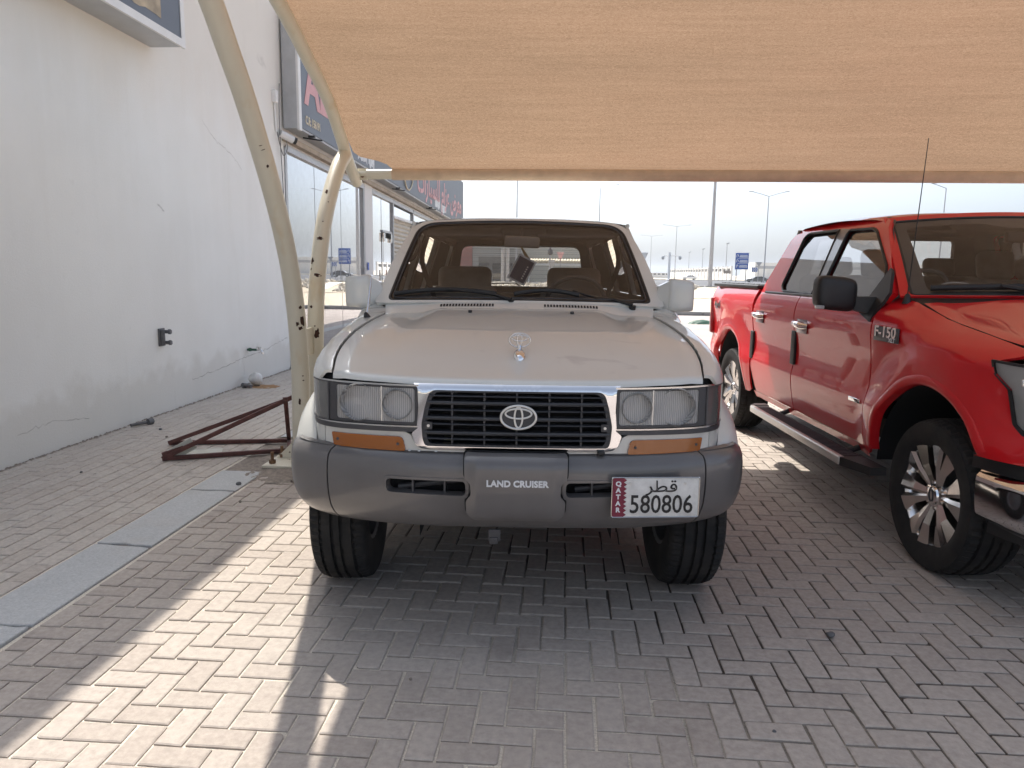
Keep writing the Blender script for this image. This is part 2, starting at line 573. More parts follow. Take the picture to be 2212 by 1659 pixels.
    M.pbr(Base_Color=M.mix(M.math('MULTIPLY', M.ramp(tn_, (.4, 0.), (.75, 1.)), .32), (.014, .0145, .0155), (.085, .075, .064)), Roughness=.8, Specular_IOR_Level=.3, Normal=M.bump(M.noise(M.oco(), 140, 3), .2, .002))
    MT['rubber'] = M.m
    MT['white'] = plain("white_paint", (.78, .78, .77), .5, var=.06)
    MT['render_white'] = plain("white_render", (.72, .71, .69), .85, var=.1, vs=.5)
    MT['galv'] = plain("galvanised_steel", (.36, .36, .38), .5, .5, var=.15)
    MT['chrome'] = plain("chrome", (.83, .83, .84), .06, 1.0, var=.03)
    MT['chrome_dull'] = plain("worn_chrome", (.62, .61, .60), .2, 1.0, var=.1)
    MT['wheel'] = plain('polished_wheel', (.72, .70, .68), .17, 1.0, var=.05)
    MT['silver'] = plain("silver_plastic", (.62, .62, .60), .3, .6, var=.06)
    MT['ivory'] = None
    def paint(name, col, dust, dirt_col, dr=.35, spec=.5):
        M = Mt(name)
        c = M.oco()
        n = M.noise(c, 2.2, 6, .6)
        d = M.math('MULTIPLY', M.ramp(n, (.35, .15), (.72, 1.)), dust)
        cc = M.mix(d, col, dirt_col)
        sm = M.noise(c, 5.5, 5, .6, .8)
        cc = M.mix(M.math('MULTIPLY', M.ramp(sm, (.62, 0.), (.78, 1.)), dust * 2.2), cc, (.36, .35, .36))
        sp = M.ramp(M.noise(c, 70, 3, .6), (.40, 0.), (.75, .05))
        M.pbr(Base_Color=cc, Roughness=.34, Coat_Weight=.85, Coat_Roughness=M.math('ADD', M.math('MULTIPLY', sp, .4), M.math('MULTIPLY', d, dr)), Specular_IOR_Level=spec)
        return M.m
    MT['rust'] = plain('rust_patch', (.055, .022, .014), .95, var=.5, vs=40, bump=.5, bs=120)
    MT['ivory'] = paint("ivory_car_paint", (.63, .635, .60), .22, (.50, .48, .44), .10)
    MT['red'] = paint("red_car_paint", (.60, .006, .012), .03, (.42, .24, .2), .08, .15)
    MT['white_car'] = paint("white_car_paint", (.75, .76, .78), .05, (.6, .55, .5))
    MT['black_car'] = paint("black_car_paint", (.012, .012, .014), .05, (.3, .27, .24))
    MT['bumper'] = plain("grey_bumper", (.125, .118, .116), .30, var=.16, vs=4, bump=.02, bs=150, coat=.5)
    MT['trim'] = plain("dark_grey_trim", (.055, .055, .06), .45, var=.15)
    MT['grille'] = plain("charcoal_grille", (.034, .036, .042), .45, var=.2)
    M = Mt("amber_lens")
    w = M.n("TexWave", {"Vector": M.oco(), "Scale": 60.0}, bands_direction='X').outputs[0]
    M.pbr(Base_Color=M.mix(.10, (.32, .088, .002), M.mix(M.noise(M.oco(), 14, 3), (.18, .05, .002), (.36, .11, .004))), Roughness=.2, Coat_Weight=.8, Normal=M.bump(w, .12, .002))
    MT['amber'] = M.m
    M = Mt("smoked_lens")
    w = M.n("TexWave", {"Vector": M.oco(), "Scale": 45.0}, bands_direction='Z').outputs[0]
    M.pbr(Base_Color=M.mix(M.noise(M.oco(), 9, 4), (.07, .07, .068), (.15, .148, .14)), Roughness=.18, Coat_Weight=.7, Normal=M.bump(w, .12, .002))
    MT['smoked'] = M.m
    M = Mt("fluted_lens")
    w = M.n("TexWave", {"Vector": M.oco(), "Scale": 38.0, "Distortion": .4}, bands_direction='X', wave_profile='SIN').outputs[0]
    nb = M.bump(w, .55, .004)
    tr = M.n("BsdfTransparent", {0: (.86, .87, .87, 1)})
    rf = M.n("BsdfGlossy", {0: (1, 1, 1, 1), "Roughness": .06, "Normal": nb})
    df = M.n("BsdfTranslucent", {0: (.85, .85, .84, 1), "Normal": nb})
    d2 = M.n("BsdfDiffuse", {0: (.92, .92, .91, 1), "Normal": nb})
    a = M.n("MixShader", {0: .5, 1: df.outputs[0], 2: d2.outputs[0]})
    b = M.n("MixShader", {0: M.math('ADD', M.math('MULTIPLY', w, .30), .58), 1: tr.outputs[0], 2: a.outputs[0]})
    M.surf(M.n("MixShader", {0: M.math('MULTIPLY', M.n("Fresnel", {"IOR": 1.5, "Normal": nb}).outputs[0], 1.3), 1: b.outputs[0], 2: rf.outputs[0]}))
    MT['lens'] = M.m
    MT['windscreen'] = glass("windscreen_glass", (.93, .91, .88), 1.0, 0.0, 1.5, .012)
    MT['side_glass'] = glass("side_window_glass", (.86, .87, .86), 1.3, 0.0, 1.55)
    MT['tint_glass'] = glass("tinted_window_glass", (.16, .165, .17), 1.5, 0.0, 1.6)
    MT['truck_glass'] = glass("pickup_window_glass", (.50, .52, .53), 1.5, 0.0, 1.6)
    MT['shop_glass'] = glass("shop_window_glass", (.80, .84, .86), 3.2, 0.0, 1.7, .10)  # raised whitish film also paints the pale sky reflection into the panes
    MT['cabin'] = plain("taupe_cabin_trim", (.13, .103, .083), .8, var=.15, vs=5)
    MT['cabin_light'] = plain("taupe_headlining", (.15, .122, .099), .9, var=.1)
    MT['seat'] = plain("taupe_seat_cloth", (.38, .325, .27), .9, var=.18, vs=9, bump=.3, bs=80)
    MT['cabin_grey'] = plain("grey_cabin_trim", (.16, .146, .13), .8, var=.15)
    MT['card_blue'] = plain("dark_blue_card", (.022, .024, .055), .5)
    MT['paper'] = plain("white_paper", (.72, .71, .68), .6)
    MT['string'] = plain("mustard_ribbon", (.25, .16, .05), .8)
    MT['maroon'] = plain("maroon_plate_band", (.19, .016, .04), .5)
    MT['ink'] = plain("black_ink", (.012, .012, .013), .5)
    MT['plate'] = plain("white_number_plate", (.70, .695, .67), .45, var=.2, vs=25)
    MT['blue_sign'] = plain("blue_road_sign", (.02, .09, .42), .45, var=.05)
    MT['sign_white'] = plain("white_sign_film", (.75, .76, .78), .5)
    MT['green'] = plain("green_plastic", (.02, .085, .05), .6, var=.3)
    MT['dim_grey'] = plain("grey_cast_metal", (.14, .14, .145), .6, .3, var=.2, vs=20)
    MT['shop_in'] = plain("shop_interior", (.62, .63, .64), .9, var=.1, vs=.8)
    MT['shutter'] = plain("cream_shutter", (.55, .50, .42), .6, var=.1)
    MT['facade_a'] = plain("grey_facade", (.40, .385, .35), .9, var=.12, vs=.2)
    MT['facade_b'] = plain("ivory_facade", (.66, .62, .52), .9, var=.08, vs=.2)
    MT['facade_red'] = plain("brick_red_facade", (.33, .11, .09), .9, var=.15, vs=.3)
    MT['board_red'] = plain("red_print", (.45, .03, .03), .6)
    MT['tail'] = plain("red_lamp", (.30, .008, .01), .2, coat=.8)
    MT['bag'] = plain("white_plastic_bag", (.66, .66, .64), .5, var=.15, vs=20)
    MT['stain'] = plain("orange_soil_stain", (.33, .19, .09), .95, var=.3, vs=20)
setup_materials()
# ================================================================== SETTING
def sheet(name, x0, x1, y0, y1, z, m, parent=None, nx=1, ny=1, kind="structure"):
    o = grid(name, nx, ny, lambda u, v: (x0 + (x1 - x0) * u, y0 + (y1 - y0) * v, z), m, parent, out=(0, 0, 1))
    if parent is None: tag(o, kind=kind)
    return o

ground = sheet("ground", -900, 1100, -700, 2600, -0.09, MT['sand'])
tag(ground, "pale sandy open ground reaching the horizon", "ground")
base = sheet("parking_pavement", -2.26, 60, -14, 28.4, -0.0075, MT['joint'])
tag(base, "herringbone block paving of the parking bays", "pavement")
pbase = sheet("footpath", -4.30, -2.59, -14, 30, -0.0075, MT['joint'])
tag(pbase, "paved footpath along the white wall", "footpath")
FAR_Y = 13.0
o = sheet("far_paving", -2.26, 60, FAR_Y + .1, 28.3, -0.003, MT['far_paving'], base)
o = sheet("far_paving", -4.30, -2.59, FAR_Y + .1, 30, -0.003, MT['far_paving'], pbase)
o = sheet("side_paving", 5.6, 60, -14, FAR_Y + .1, -0.004, MT['far_paving'], base)
o = sheet("back_paving", -2.26, 5.6, -14, 1.05, -0.004, MT['far_paving'], base)

def proj_px(p):
    d = Vector(p) - cam.location
    z = d.dot(_f)
    if z < .1: return None
    return (d.dot(_r) / z, d.dot(_u) / z, z)

def block_mesh(name, lx, ly, seed, chip=False):
    """one paving block: chamfered top, slightly irregular corners"""
    rr = random.Random(seed)
    a, b = lx / 2, ly / 2
    c = .0055
    def j(): return rr.uniform(-.0016, .0016)
    ring = [(-a, -b), (a, -b), (a, b), (-a, b)]
    if chip:
        k = rr.uniform(.008, .022); q = rr.uniform(.008, .02)
        ring = [(-a, -b), (a - k, -b), (a - k * .3, -b + q * .35), (a, -b + q), (a, b), (-a, b)]
    ring = [(x + j(), y + j()) for x, y in ring]
    n = len(ring)
    def sc(p, d): return (p[0] - math.copysign(d, p[0]), p[1] - math.copysign(d, p[1]))
    vs = [(x, y, -.03) for x, y in ring] + [(x, y, -.0028) for x, y in ring]
    vs += [(*sc(p, c), 0.0) for p in ring]
    fs = []
    for i in range(n):
        k = (i + 1) % n
        fs += [(i, k, n + k, n + i), (n + i, n + k, 2 * n + k, 2 * n + i)]
    fs.append(tuple(range(2 * n, 3 * n)))
    return vs, fs

def lay(places, parent, m, lx, ly, stuff_name):
    """places = (x, y, turned). The 300 that show largest are single blocks, the rest one mesh"""
    var = []
    for s in range(8):
        vs, fs = block_mesh("paving_block", lx, ly, s, s >= 6)
        me = bpy.data.meshes.new("paving_block")
        me.from_pydata(vs, [], fs); me.materials.append(m); me.update()
        var.append((vs, fs, me))
    sc = []
    for k, (x, y, t) in enumerate(places):
        q = proj_px((x, y, 0))
        vis = q is not None and abs(q[0]) < .74 and abs(q[1]) < .56
        hid = (-1.25 < x < .85 and 3.3 < y < 7.5) or (x > 1.8 and 3.2 < y)
        sc.append((0 if vis and not hid else 1, q[2] if q else 99, k))
    sc.sort()
    single = {k for _, _, k in sc[:300]}
    big = MB()
    rr = random.Random(5)
    for k, (x, y, t) in enumerate(places):
        vs, fs, me = var[rr.choice((0, 1, 2, 3, 4, 5, 0, 1, 2, 3, 4, 5, 6, 7))]
        rot = (R(90) if t else 0) + rr.choice((0, math.pi)) + R(rr.gauss(0, .45))
        dz = rr.gauss(0, .0007)
        E = Euler((R(rr.gauss(0, .2)), R(rr.gauss(0, .2)), rot))
        L = Vector((x + rr.gauss(0, .0012), y + rr.gauss(0, .0012), dz))
        if k in single:
            o = bpy.data.objects.new("paving_block", me)
            COL.objects.link(o)
            o.parent = parent; o.location = L; o.rotation_euler = E
        else:
            big.add(vs, fs, Matrix.Translation(L) @ E.to_matrix().to_4x4())
    o = link(stuff_name, big.mesh(stuff_name), m, parent)
    tag(o, kind="stuff")

PW = .1035
places = []
ang = 0.0
for i in range(-4, 80):
    for j in range(-8, 122):
        k = (i - j) % 4
        x0 = -2.24 + i * PW; y0 = 1.06 + j * PW
        if k == 0: c = (x0 + PW, y0 + PW / 2, False); ext = (x0, x0 + 2 * PW, y0, y0 + PW)
        elif k == 3: c = (x0 + PW / 2, y0 + PW, True); ext = (x0, x0 + PW, y0, y0 + 2 * PW)
        else: continue
        if ext[0] < -2.245 or ext[1] > 5.62 or ext[2] < 1.04 or ext[3] > FAR_Y + .12: continue
        places.append(c)
lay(places, base, MT['paver'], 2 * PW - .009, PW - .009, "paving_block_field")
hv, hf_ = block_mesh('paving_block', PW - .012, PW - .009, 77)
hme = bpy.data.meshes.new('half_block'); hme.from_pydata(hv, [], hf_); hme.materials.append(MT['paver']); hme.update()
for j in range(0, 118):
    if (-1 - j) % 4 == 0 and j * PW + 1.06 < 5.2:
        o = bpy.data.objects.new('half_block', hme); COL.objects.link(o); o.parent = base
        o.location = (-2.24 + PW * .5 + .002, 1.06 + (j + .5) * PW, random.gauss(0, .0007)); o.rotation_euler = (0, 0, R(random.gauss(0, .8)))
# cut half blocks against the edging
cut = MB(); rr = random.Random(3)
vs_, fs_ = block_mesh("cut_block", .055, PW - .012, 1)
places = []
for i in range(0, 16):
    for j in range(0, 57):
        x0 = -4.235 + (i + .5) * .108
        y0 = 2.3 + j * PW * 2 + (PW if i % 2 else 0)
        if x0 > -2.60: continue
        places.append((x0, y0, True))
lay(places, pbase, MT['paver_path'], 2 * PW - .006, .108 - .007, "path_block_field")

# concrete edging slabs between path and bays
edging = sheet("edging_bed", -2.60, -2.25, -14, 30, -0.008, MT['soil'])
tag(edging, "grey concrete edging strip between footpath and bays", "edging")
ys = [-.2, .86, 1.83, 2.80, 3.745, 4.78, 5.30]
rr = random.Random(9)
for a, b in zip(ys, ys[1:]):
    w0, w1 = -2.592, -2.262
    def end(y, d):
        return [(w0 + (w1 - w0) * t, y + d * rr.uniform(.004, .02) + (.035 * max(0, t - .5) * -1 if abs(y - 3.745) < .1 else 0)) for t in (0, .15, .33, .5, .68, .85, 1)]
    low = end(a, 1); hi = end(b, -1)
    poly = low + list(reversed(hi))
    mb = MB(); mb.prism([(x, y) for x, y in poly], -.05, rr.uniform(.004, .012))
    o = mb.build("edging_slab", MT['edging'], edging)
    bv = o.modifiers.new("bevel", 'BEVEL'); bv.width = .006; bv.segments = 2
o = sheet("far_edging", -2.592, -2.262, 6.45, 30, .004, MT['edging'], edging)
# broken soil round the post foot
def heap(name, cx, cy, rx, ry, hz, m, parent=None, seed=1, n=34):
    rr = random.Random(seed)
    from mathutils import noise as nz
    def fn(u, v):
        x = (u - .5) * 2; y = (v - .5) * 2
        d = math.hypot(x, y)
        k = nz.noise(Vector((x * 3 + seed, y * 3, 0))) * .25
        h = max(-.25, 1 - (d + k) ** 2) * hz + (nz.noise(Vector((x * 11, y * 11, seed))) * .012 + nz.noise(Vector((x * 29, y * 29, seed))) * .007)
        return (cx + x * rx, cy + y * ry, h)
    return grid(name, n, n, fn, m, parent, out=(0, 0, 1), smooth=180)
o = heap("loose_soil", -2.02, 5.62, .42, .62, .02, MT['soil'], None, 3, 60)
tag(o, "loose broken soil round the canopy post foot", "soil", kind="stuff")
def pebble(name, x, y, z, s, m, seed, label=None, cat=None, parent=None, sq=.75, group=None):
    bm = bmesh.new()
    bmesh.ops.create_icosphere(bm, subdivisions=2, radius=1)
    rr = random.Random(seed)
    ax = [Vector((rr.gauss(0, 1), rr.gauss(0, 1), rr.gauss(0, 1))).normalized() for _ in range(9)]
    for v in bm.verts:
        for a in ax:
            d = v.co.dot(a)
            if d > .72: v.co -= a * (d - .72)
        v.co.z *= sq
        v.co *= s
    mn = min(v.co.z for v in bm.verts)
    me = bpy.data.meshes.new(name); bm.to_mesh(me); bm.free()
    o = link(name, me, m, parent, 40)
    o.location = (x, y, z - mn); o.rotation_euler = (0, 0, rr.uniform(0, 6))
    if label: tag(o, label, cat, group)
    return o
pebble("plastic_lump", -4.06, 9.32, 0, .105, MT['bag'], 4, "white crumpled lump lying at the foot of the wall", "rubbish", sq=.95)
o = heap("soil_stain", -3.93, 9.28, .20, .16, .008, MT['stain'], None, 7, 12); tag(o, "orange soil patch beside the white lump by the wall", "soil", kind="stuff")
mb = MB(); mb.tube([(-4.16, 9.16, .03), (-4.02, 9.10, .03)], .022, 8); mb.tube([(-4.15, 9.12, .04), (-4.12, 9.2, .02)], .03, 8)
tag(mb.build("pipe_scrap", MT['dim_grey']), "short dark pipe scrap beside the white lump at the wall", "scrap")
mb = MB(); mb.tube([(-4.16, 6.66, .022), (-4.06, 6.83, .028)], .016, 8); mb.tube([(-4.07, 6.80, .03), (-4.05, 6.85, .03)], .03, 8)
tag(mb.build("pipe_fitting", MT['dim_grey']), "small grey pipe fitting lying along the wall foot", "scrap")
spots = [(-2.3, 4.93, .022), (-1.28, 3.95, .012), (1.18, 3.05, .020), (-2.12, 4.55, .012), (-3.6, 5.1, .012), (-.55, 2.55, .008), (.75, 2.35, .008), (-1.95, 5.05, .018), (-3.83, 6.6, .016), (-3.6, 6.3, .014)]
nm = ["tiny dark chip of stone on the concrete edging", "tiny dark stone on the sunlit blocks left of the off-roader", "small round stone on the shaded blocks in front of the pickup", "tiny stone lying beside the concrete edging", "small stone on the footpath blocks near the white wall", "tiny pebble in the shade near the sunlit streak", "tiny pebble on the foreground blocks right of centre", "stone at the edge of the loose soil", "small dark stone near the fallen steel frame", "dark stone on the path left of the fallen frame"]
for k, (x, y, s) in enumerate(spots):
    pebble("pebble", x, y, -.002, s, MT['soil'] if k % 2 else MT['dim_grey'], 20 + k, nm[k], "stone", group="loose stones on the paving")

# ------------------------------------------------------------------ the white building with shops
WX = -4.24
def sz(y): return -.020 * max(0, y - 11)
bld = thing("shop_building", "long white plastered building with glazed shop fronts at its far end", "building", (WX, 4, 0))
def bpart(name, mb, m, smooth=35):
    o = mb.build(name, m, bld, smooth)
    o.location = (-WX, -4, 0)
    return o
H = 6.55
mb = MB()
mb.v = [(WX, -9, -.1), (WX, 11.05, -.1), (WX, 11.05, H), (WX, -9, H), (WX - 9, -9, -.1), (WX - 9, 11.05, -.1), (WX - 9, 11.05, H), (WX - 9, -9, H)]
mb.f = [(0, 1, 2, 3), (5, 4, 7, 6), (4, 0, 3, 7), (3, 2, 6, 7), (1, 5, 6, 2)]
bpart("plaster_wall", mb, MT['plaster'])
mb = MB()
y0, y1 = 11.06, 29.4
zt0 = 3.36
mb.add([(WX - .002, y0, zt0), (WX - .002, y1, zt0 + sz(y1)), (WX - .002, y1, H), (WX - .002, y0, H), (WX - 9, y0, zt0), (WX - 9, y1, zt0 + sz(y1)), (WX - 9, y1, H), (WX - 9, y0, H)],
       [(0, 1, 2, 3), (1, 5, 6, 2), (3, 2, 6, 7), (4, 5, 1, 0)])
bpart("upper_wall", mb, MT['render_white'])
mb = MB(); mb.box((WX - 4.5, 20.2, -.03), (9, 18.4, .12)); bpart("shop_floor", mb, MT['edging'])
for c_, d_ in (((WX - 3.2, 20.2, 1.7), (.1, 18.4, 3.4)), ((WX - 1.6, 16.0, 1.7), (3.0, .1, 3.3)), ((WX - 4.6, 29.35, 2.4), (9.0, .1, 4.9))):
    mb = MB(); mb.box(c_, d_); bpart("inner_wall", mb, MT['shop_in'])
for (yy, zz) in ((13.0, 1.2), (13.0, 1.8), (13.0, 2.4)):
    mb = MB(); mb.box((WX - 2.9, yy, zz), (.4, 3.0, .04)); bpart("shop_shelf", mb, MT['alu_white'])
mb = MB(); mb.box((WX - 2.2, 13.4, .5), (.7, 2.0, 1.0)); bpart("shop_counter", mb, MT['alu_white'])
def glassbox(ya, yb, zb, zt, name="shop_window", m='shop_glass', x=WX - .03):
    mb = MB()
    mb.add([(x, ya, zb), (x, yb, zb), (x, yb, zt + sz(yb)), (x, ya, zt + sz(ya))], [(0, 1, 2, 3)])
    return bpart(name, mb, MT[m])
for (ya, yb) in ((11.16, 12.45), (12.47, 13.9), (13.92, 15.36)):
    glassbox(ya, yb, .12, 3.30)
glassbox(16.1, 16.98, .12, 3.30); glassbox(17.9, 18.0, .1, 3.3)
glassbox(20.6, 22.7, .1, 3.3); glassbox(22.8, 25.2, .1, 3.3); glassbox(25.3, 28.8, .1, 3.3); glassbox(18.16, 20.36, 2.86, 3.25)
for yy in (11.10, 15.40, 16.04, 18.06, 20.45, 22.75, 25.25, 28.9):
    mb = MB(); mb.box((WX - .03, yy, 1.67 + sz(yy) * .5), (.09, .08, 3.34 + sz(yy)))
    bpart("window_mullion", mb, MT['alu'])
for a, b in ((11.1, 15.4), (16.04, 18.06), (18.1, 20.4), (20.5, 28.9)):
    A = (a + b) / 2
    sh = Matrix.Rotation(math.atan(-.02), 4, 'X')
    mb = MB(); mb.box((WX - .028, A, 3.34 + sz(A)), (.1, b - a, .09), sh); bpart("window_rail", mb, MT['alu'])
    if a != 18.1: mb = MB(); mb.box((WX - .029, A, .07), (.08, b - a, .1)); bpart("window_rail", mb, MT['alu'])
mb = MB(); mb.box((WX - .1, 15.74, 1.72), (.24, .60, 3.44)); bpart("pillar", mb, MT['render_white'])
mb = MB(); mb.box((WX - .1, 29.15, 1.72), (.24, .50, 3.44)); bpart("pillar", mb, MT['render_white'])
mb = MB(); mb.box((WX + .045, 15.55, 1.62), (.004, .12, .16)); bpart("door_plate", mb, MT['blue_sign'])
door = glassbox(17.02, 17.86, .08, 2.42, "glass_door", 'shop_glass', WX - .02)
glassbox(17.02, 17.86, 2.46, 3.30)
mb = MB()
mb.box((WX - .02, 17.44, 2.44), (.05, .86, .05)); mb.build("door_rail", MT['alu'], door)
for yy in (17.1, 17.8):
    mb = MB(); mb.box((WX + .01, yy, 2.3), (.03, .14, .2)); mb.build("door_clamp", MT['chrome_dull'], door)
mb = MB(); mb.tube([(WX + .05, 17.12, .75), (WX + .05, 17.12, 1.55)], .018, 8); mb.box((WX + .02, 17.12, .85), (.06, .02, .02)); mb.box((WX + .02, 17.12, 1.45), (.06, .02, .02))
o = mb.build("door_handle", MT['chrome_dull'], door)
shut = MB()
for k in range(26):
    z = .08 + k * .106
    shut.add([(WX - .07, 18.14, z), (WX - .07, 20.38, z), (WX - .03, 20.38, z + .04), (WX - .03, 18.14, z + .04), (WX - .07, 20.38, z + .10), (WX - .07, 18.14, z + .10)], [(0, 1, 2, 3), (3, 2, 4, 5)])
bpart("roller_shutter", shut, MT['shutter'], 20)
mb = MB(); mb.box((WX - .06, 19.26, 2.84), (.16, 2.26, .06)); bpart("shutter_lintel", mb, MT['alu_white'])
# slanting soffit rail under the long sign
mb = MB()
for A, B in ((11.0, 20.0), (20.0, 28.7)):
    mb.add([(WX + .002, A, 3.42 + sz(A)), (WX + .10, A, 3.42 + sz(A)), (WX + .10, A, 3.50 + sz(A)), (WX + .002, A, 3.50 + sz(A)), (WX + .002, B, 3.42 + sz(B)), (WX + .10, B, 3.42 + sz(B)), (WX + .10, B, 3.50 + sz(B)), (WX + .002, B, 3.50 + sz(B))],
           [(0, 1, 5, 4), (1, 2, 6, 5), (2, 3, 7, 6), (0, 3, 2, 1), (4, 5, 6, 7)])
bpart("soffit_rail", mb, plain("weathered_rail", (.42, .35, .27), .8, var=.3, vs=5))

# long shop sign
sg = thing("shop_sign", "long slate-grey shop sign with faded pink lettering above the shop windows", "sign", (WX, 11, 3.6))
def spart(name, mb, m, smooth=35, root=None, off=None):
    o = mb.build(name, m, root or sg, smooth)
    l = (root or sg).location
    o.location = (-l.x, -l.y, -l.z)
    return o
def slab(mb, xa, xb, ya, yb, za, zb):
    mb.add([(x, y, z + sz(y)) for y in (ya, yb) for x, z in ((xa, za), (xb, za), (xb, zb), (xa, zb))],
           [(0, 1, 5, 4), (1, 2, 6, 5), (2, 3, 7, 6), (3, 0, 4, 7), (0, 3, 2, 1), (4, 5, 6, 7)])
mb = MB(); slab(mb, WX + .03, -3.985, 11.0, 28.6, 3.6, 5.25); spart("sign_box", mb, MT['alu'])
mb = MB(); slab(mb, -3.985, -3.972, 11.10, 28.5, 3.63, 5.22); spart("sign_face", mb, MT['slate'])
for ya_, yb_ in ((10.995, 11.10), (28.5, 28.605)):
    mb = MB(); slab(mb, -4.0, -3.966, ya_, yb_, 3.58, 5.27); spart("sign_edge", mb, MT['alu_white'])
def stext(name, body, size, m, y, z, sx=1.0, bold=0.0, ax='CENTER', root=None, x=-3.969):
    root = root or sg
    l = root.location
    return text(name, body, size, m, root, TM(x - l.x, y - l.y, z - l.z, SIDE_R), .003, sx, bold, ax)
stext("letters", "AL", .98, MT['pink'], 11.28, 4.33, 1.0, .035, 'LEFT')
stext("letters", "C.R: 156191", .17, MT['cream_letter'], 11.27, 3.77, .80, .004, 'LEFT')
# Arabic in joined presentation forms, set from the far end so it reads right to left
AR = {'name': "\uFE95\uFE8D\uFEAD\uFE8E\uFEF4\uFEB4\uFEE0\uFEDF \uFEE1\uFE8D\uFEB0\uFECB \uFEBD\uFEAE\uFECC\uFEE3"}
stext("letters", AR['name'], .92, MT['pink'], 23.9, 3.95, 1.05, .02)
for (ya, yb, za, zb, sd) in ((14.1, 14.75, 3.66, 4.1, 1), (14.85, 15.3, 3.64, 4.0, 2), (22.4, 23.3, 3.66, 4.0, 3), (23.5, 24.5, 3.63, 3.9, 4)):
    rr = random.Random(sd)
    lo = [(ya + (yb - ya) * t, za + rr.uniform(0, .08)) for t in [k / 8 for k in range(9)]]
    hi = [(ya + (yb - ya) * t, zb - rr.uniform(0, .05)) for t in [k / 4 for k in range(5)]]
    mb = MB()
    mb.prism(lo + list(reversed(hi)), 0, .003)
    mb.v = [(-3.9715 + c, a, b + sz(a)) for a, b, c in mb.v]
    spart("torn_film", mb, MT['torn'])
mb = MB(); pts = [(-3.955 + .01 * math.sin(k), 18.55 + .55 * math.cos(k / 14 * math.pi * 2) , 3.95 + .42 * math.sin(k / 14 * math.pi * 2)) for k in range(14)]
mb.ring(pts, .018, 6, up=(1, 0, 0)); spart("wire_ring", mb, MT['cream_letter'])
# sign brackets / hooks under the sign, camera, cables
for k, (yy, nmk) in enumerate(((11.5, "nearest the white wall"), (14.9, "above the first shop pillar"), (17.4, "above the glass door"), (21.6, "beyond the roller shutter"))):
    mb = MB(); mb.tube([(-4.1, yy, 3.56 + sz(yy)), (-3.80, yy + .02, 3.52 + sz(yy))], .012, 6); mb.box((-3.96, yy, 3.575 + sz(yy)), (.1, .05, .03))
    tag(mb.build("sign_bracket", MT['black']), "thin dark bracket under the shop sign, " + nmk, "bracket", "brackets under the shop sign")
mb = MB(); mb.tube([(WX + .03, 10.86, 3.50), (WX + .17, 11.0, 3.43)], .055, 14)
cc = mb.build("security_camera", MT['alu_white'])
tag(cc, "small white bullet security camera under the shop sign corner", "camera")
mb = MB(); mb.tube([(WX + .171, 11.001, 3.4297), (WX + .2, 11.03, 3.416)], .05, 14); o = mb.build("lens_hood", MT['black'], cc)
mb = MB(); mb.box((WX + .03, 10.70, 3.98), (.07, .10, .17), None, .008); mb.tube([(WX + .02, 10.70, 3.9), (WX + .02, 10.74, 3.5)], .014, 6)
tag(mb.build("junction_box", MT['white']), "small white junction box with conduit on the wall beside the shop sign", "junction box")
mb = MB(); mb.tube([tuple(q) for q in cr([(WX + .03, 10.74, 3.5), (WX + .05, 10.8, 3.3), (WX + .04, 10.95, 3.2), (WX + .06, 11.05, 3.32), (WX + .07, 10.98, 3.42)], 6)], .006, 5)
mb.tube([tuple(q) for q in cr([(WX + .03, 10.88, 4.2), (WX + .03, 10.84, 3.6), (WX + .03, 10.92, 2.4), (WX + .03, 10.9, 1.0)], 6)], .006, 5)
tag(mb.build("cable", MT['dim_grey']), "loose grey cable hanging from the security camera", "cable")

# near sign box, high on the wall
ns = thing("wall_sign_box", "projecting box sign with dark picture face high on the white wall", "sign", (WX, 7.5, 3.73))
def npart(name, mb, m): return spart(name, mb, m, 35, ns)
mb = MB(); mb.box((-4.065, 4.55, 4.58), (.345, 5.98, 1.69)); npart("sign_box", mb, MT['alu'])
mb = MB(); mb.box((-3.888, 4.55, 3.76), (.026, 6.0, .075)); mb.box((-3.888, 7.515, 4.57), (.0262, .07, 1.70)); npart("sign_frame", mb, MT['alu_white'])
mb = MB(); mb.box((-3.889, 4.55, 4.6), (.012, 5.86, 1.6)); npart("sign_face", mb, MT['slate'])
rr = random.Random(2)
for (ya, yb, za, zb) in ((6.5, 7.12, 3.86, 4.12), (4.9, 5.9, 4.1, 4.9), (3.0, 4.4, 4.0, 5.0)):
    lo = [(ya + (yb - ya) * t, za + rr.uniform(0, .03)) for t in [k / 7 for k in range(8)]]
    hi = [(ya + (yb - ya) * t, zb - rr.uniform(0, .07)) for t in [k / 7 for k in range(8)]]
    mb = MB(); mb.prism(lo + list(reversed(hi)), 0, .002); mb.v = [(-3.8818 + c, a, b) for a, b, c in mb.v]
    npart("printed_shape", mb, plain("tan_print", (.42, .34, .23), .6, var=.4, vs=6))

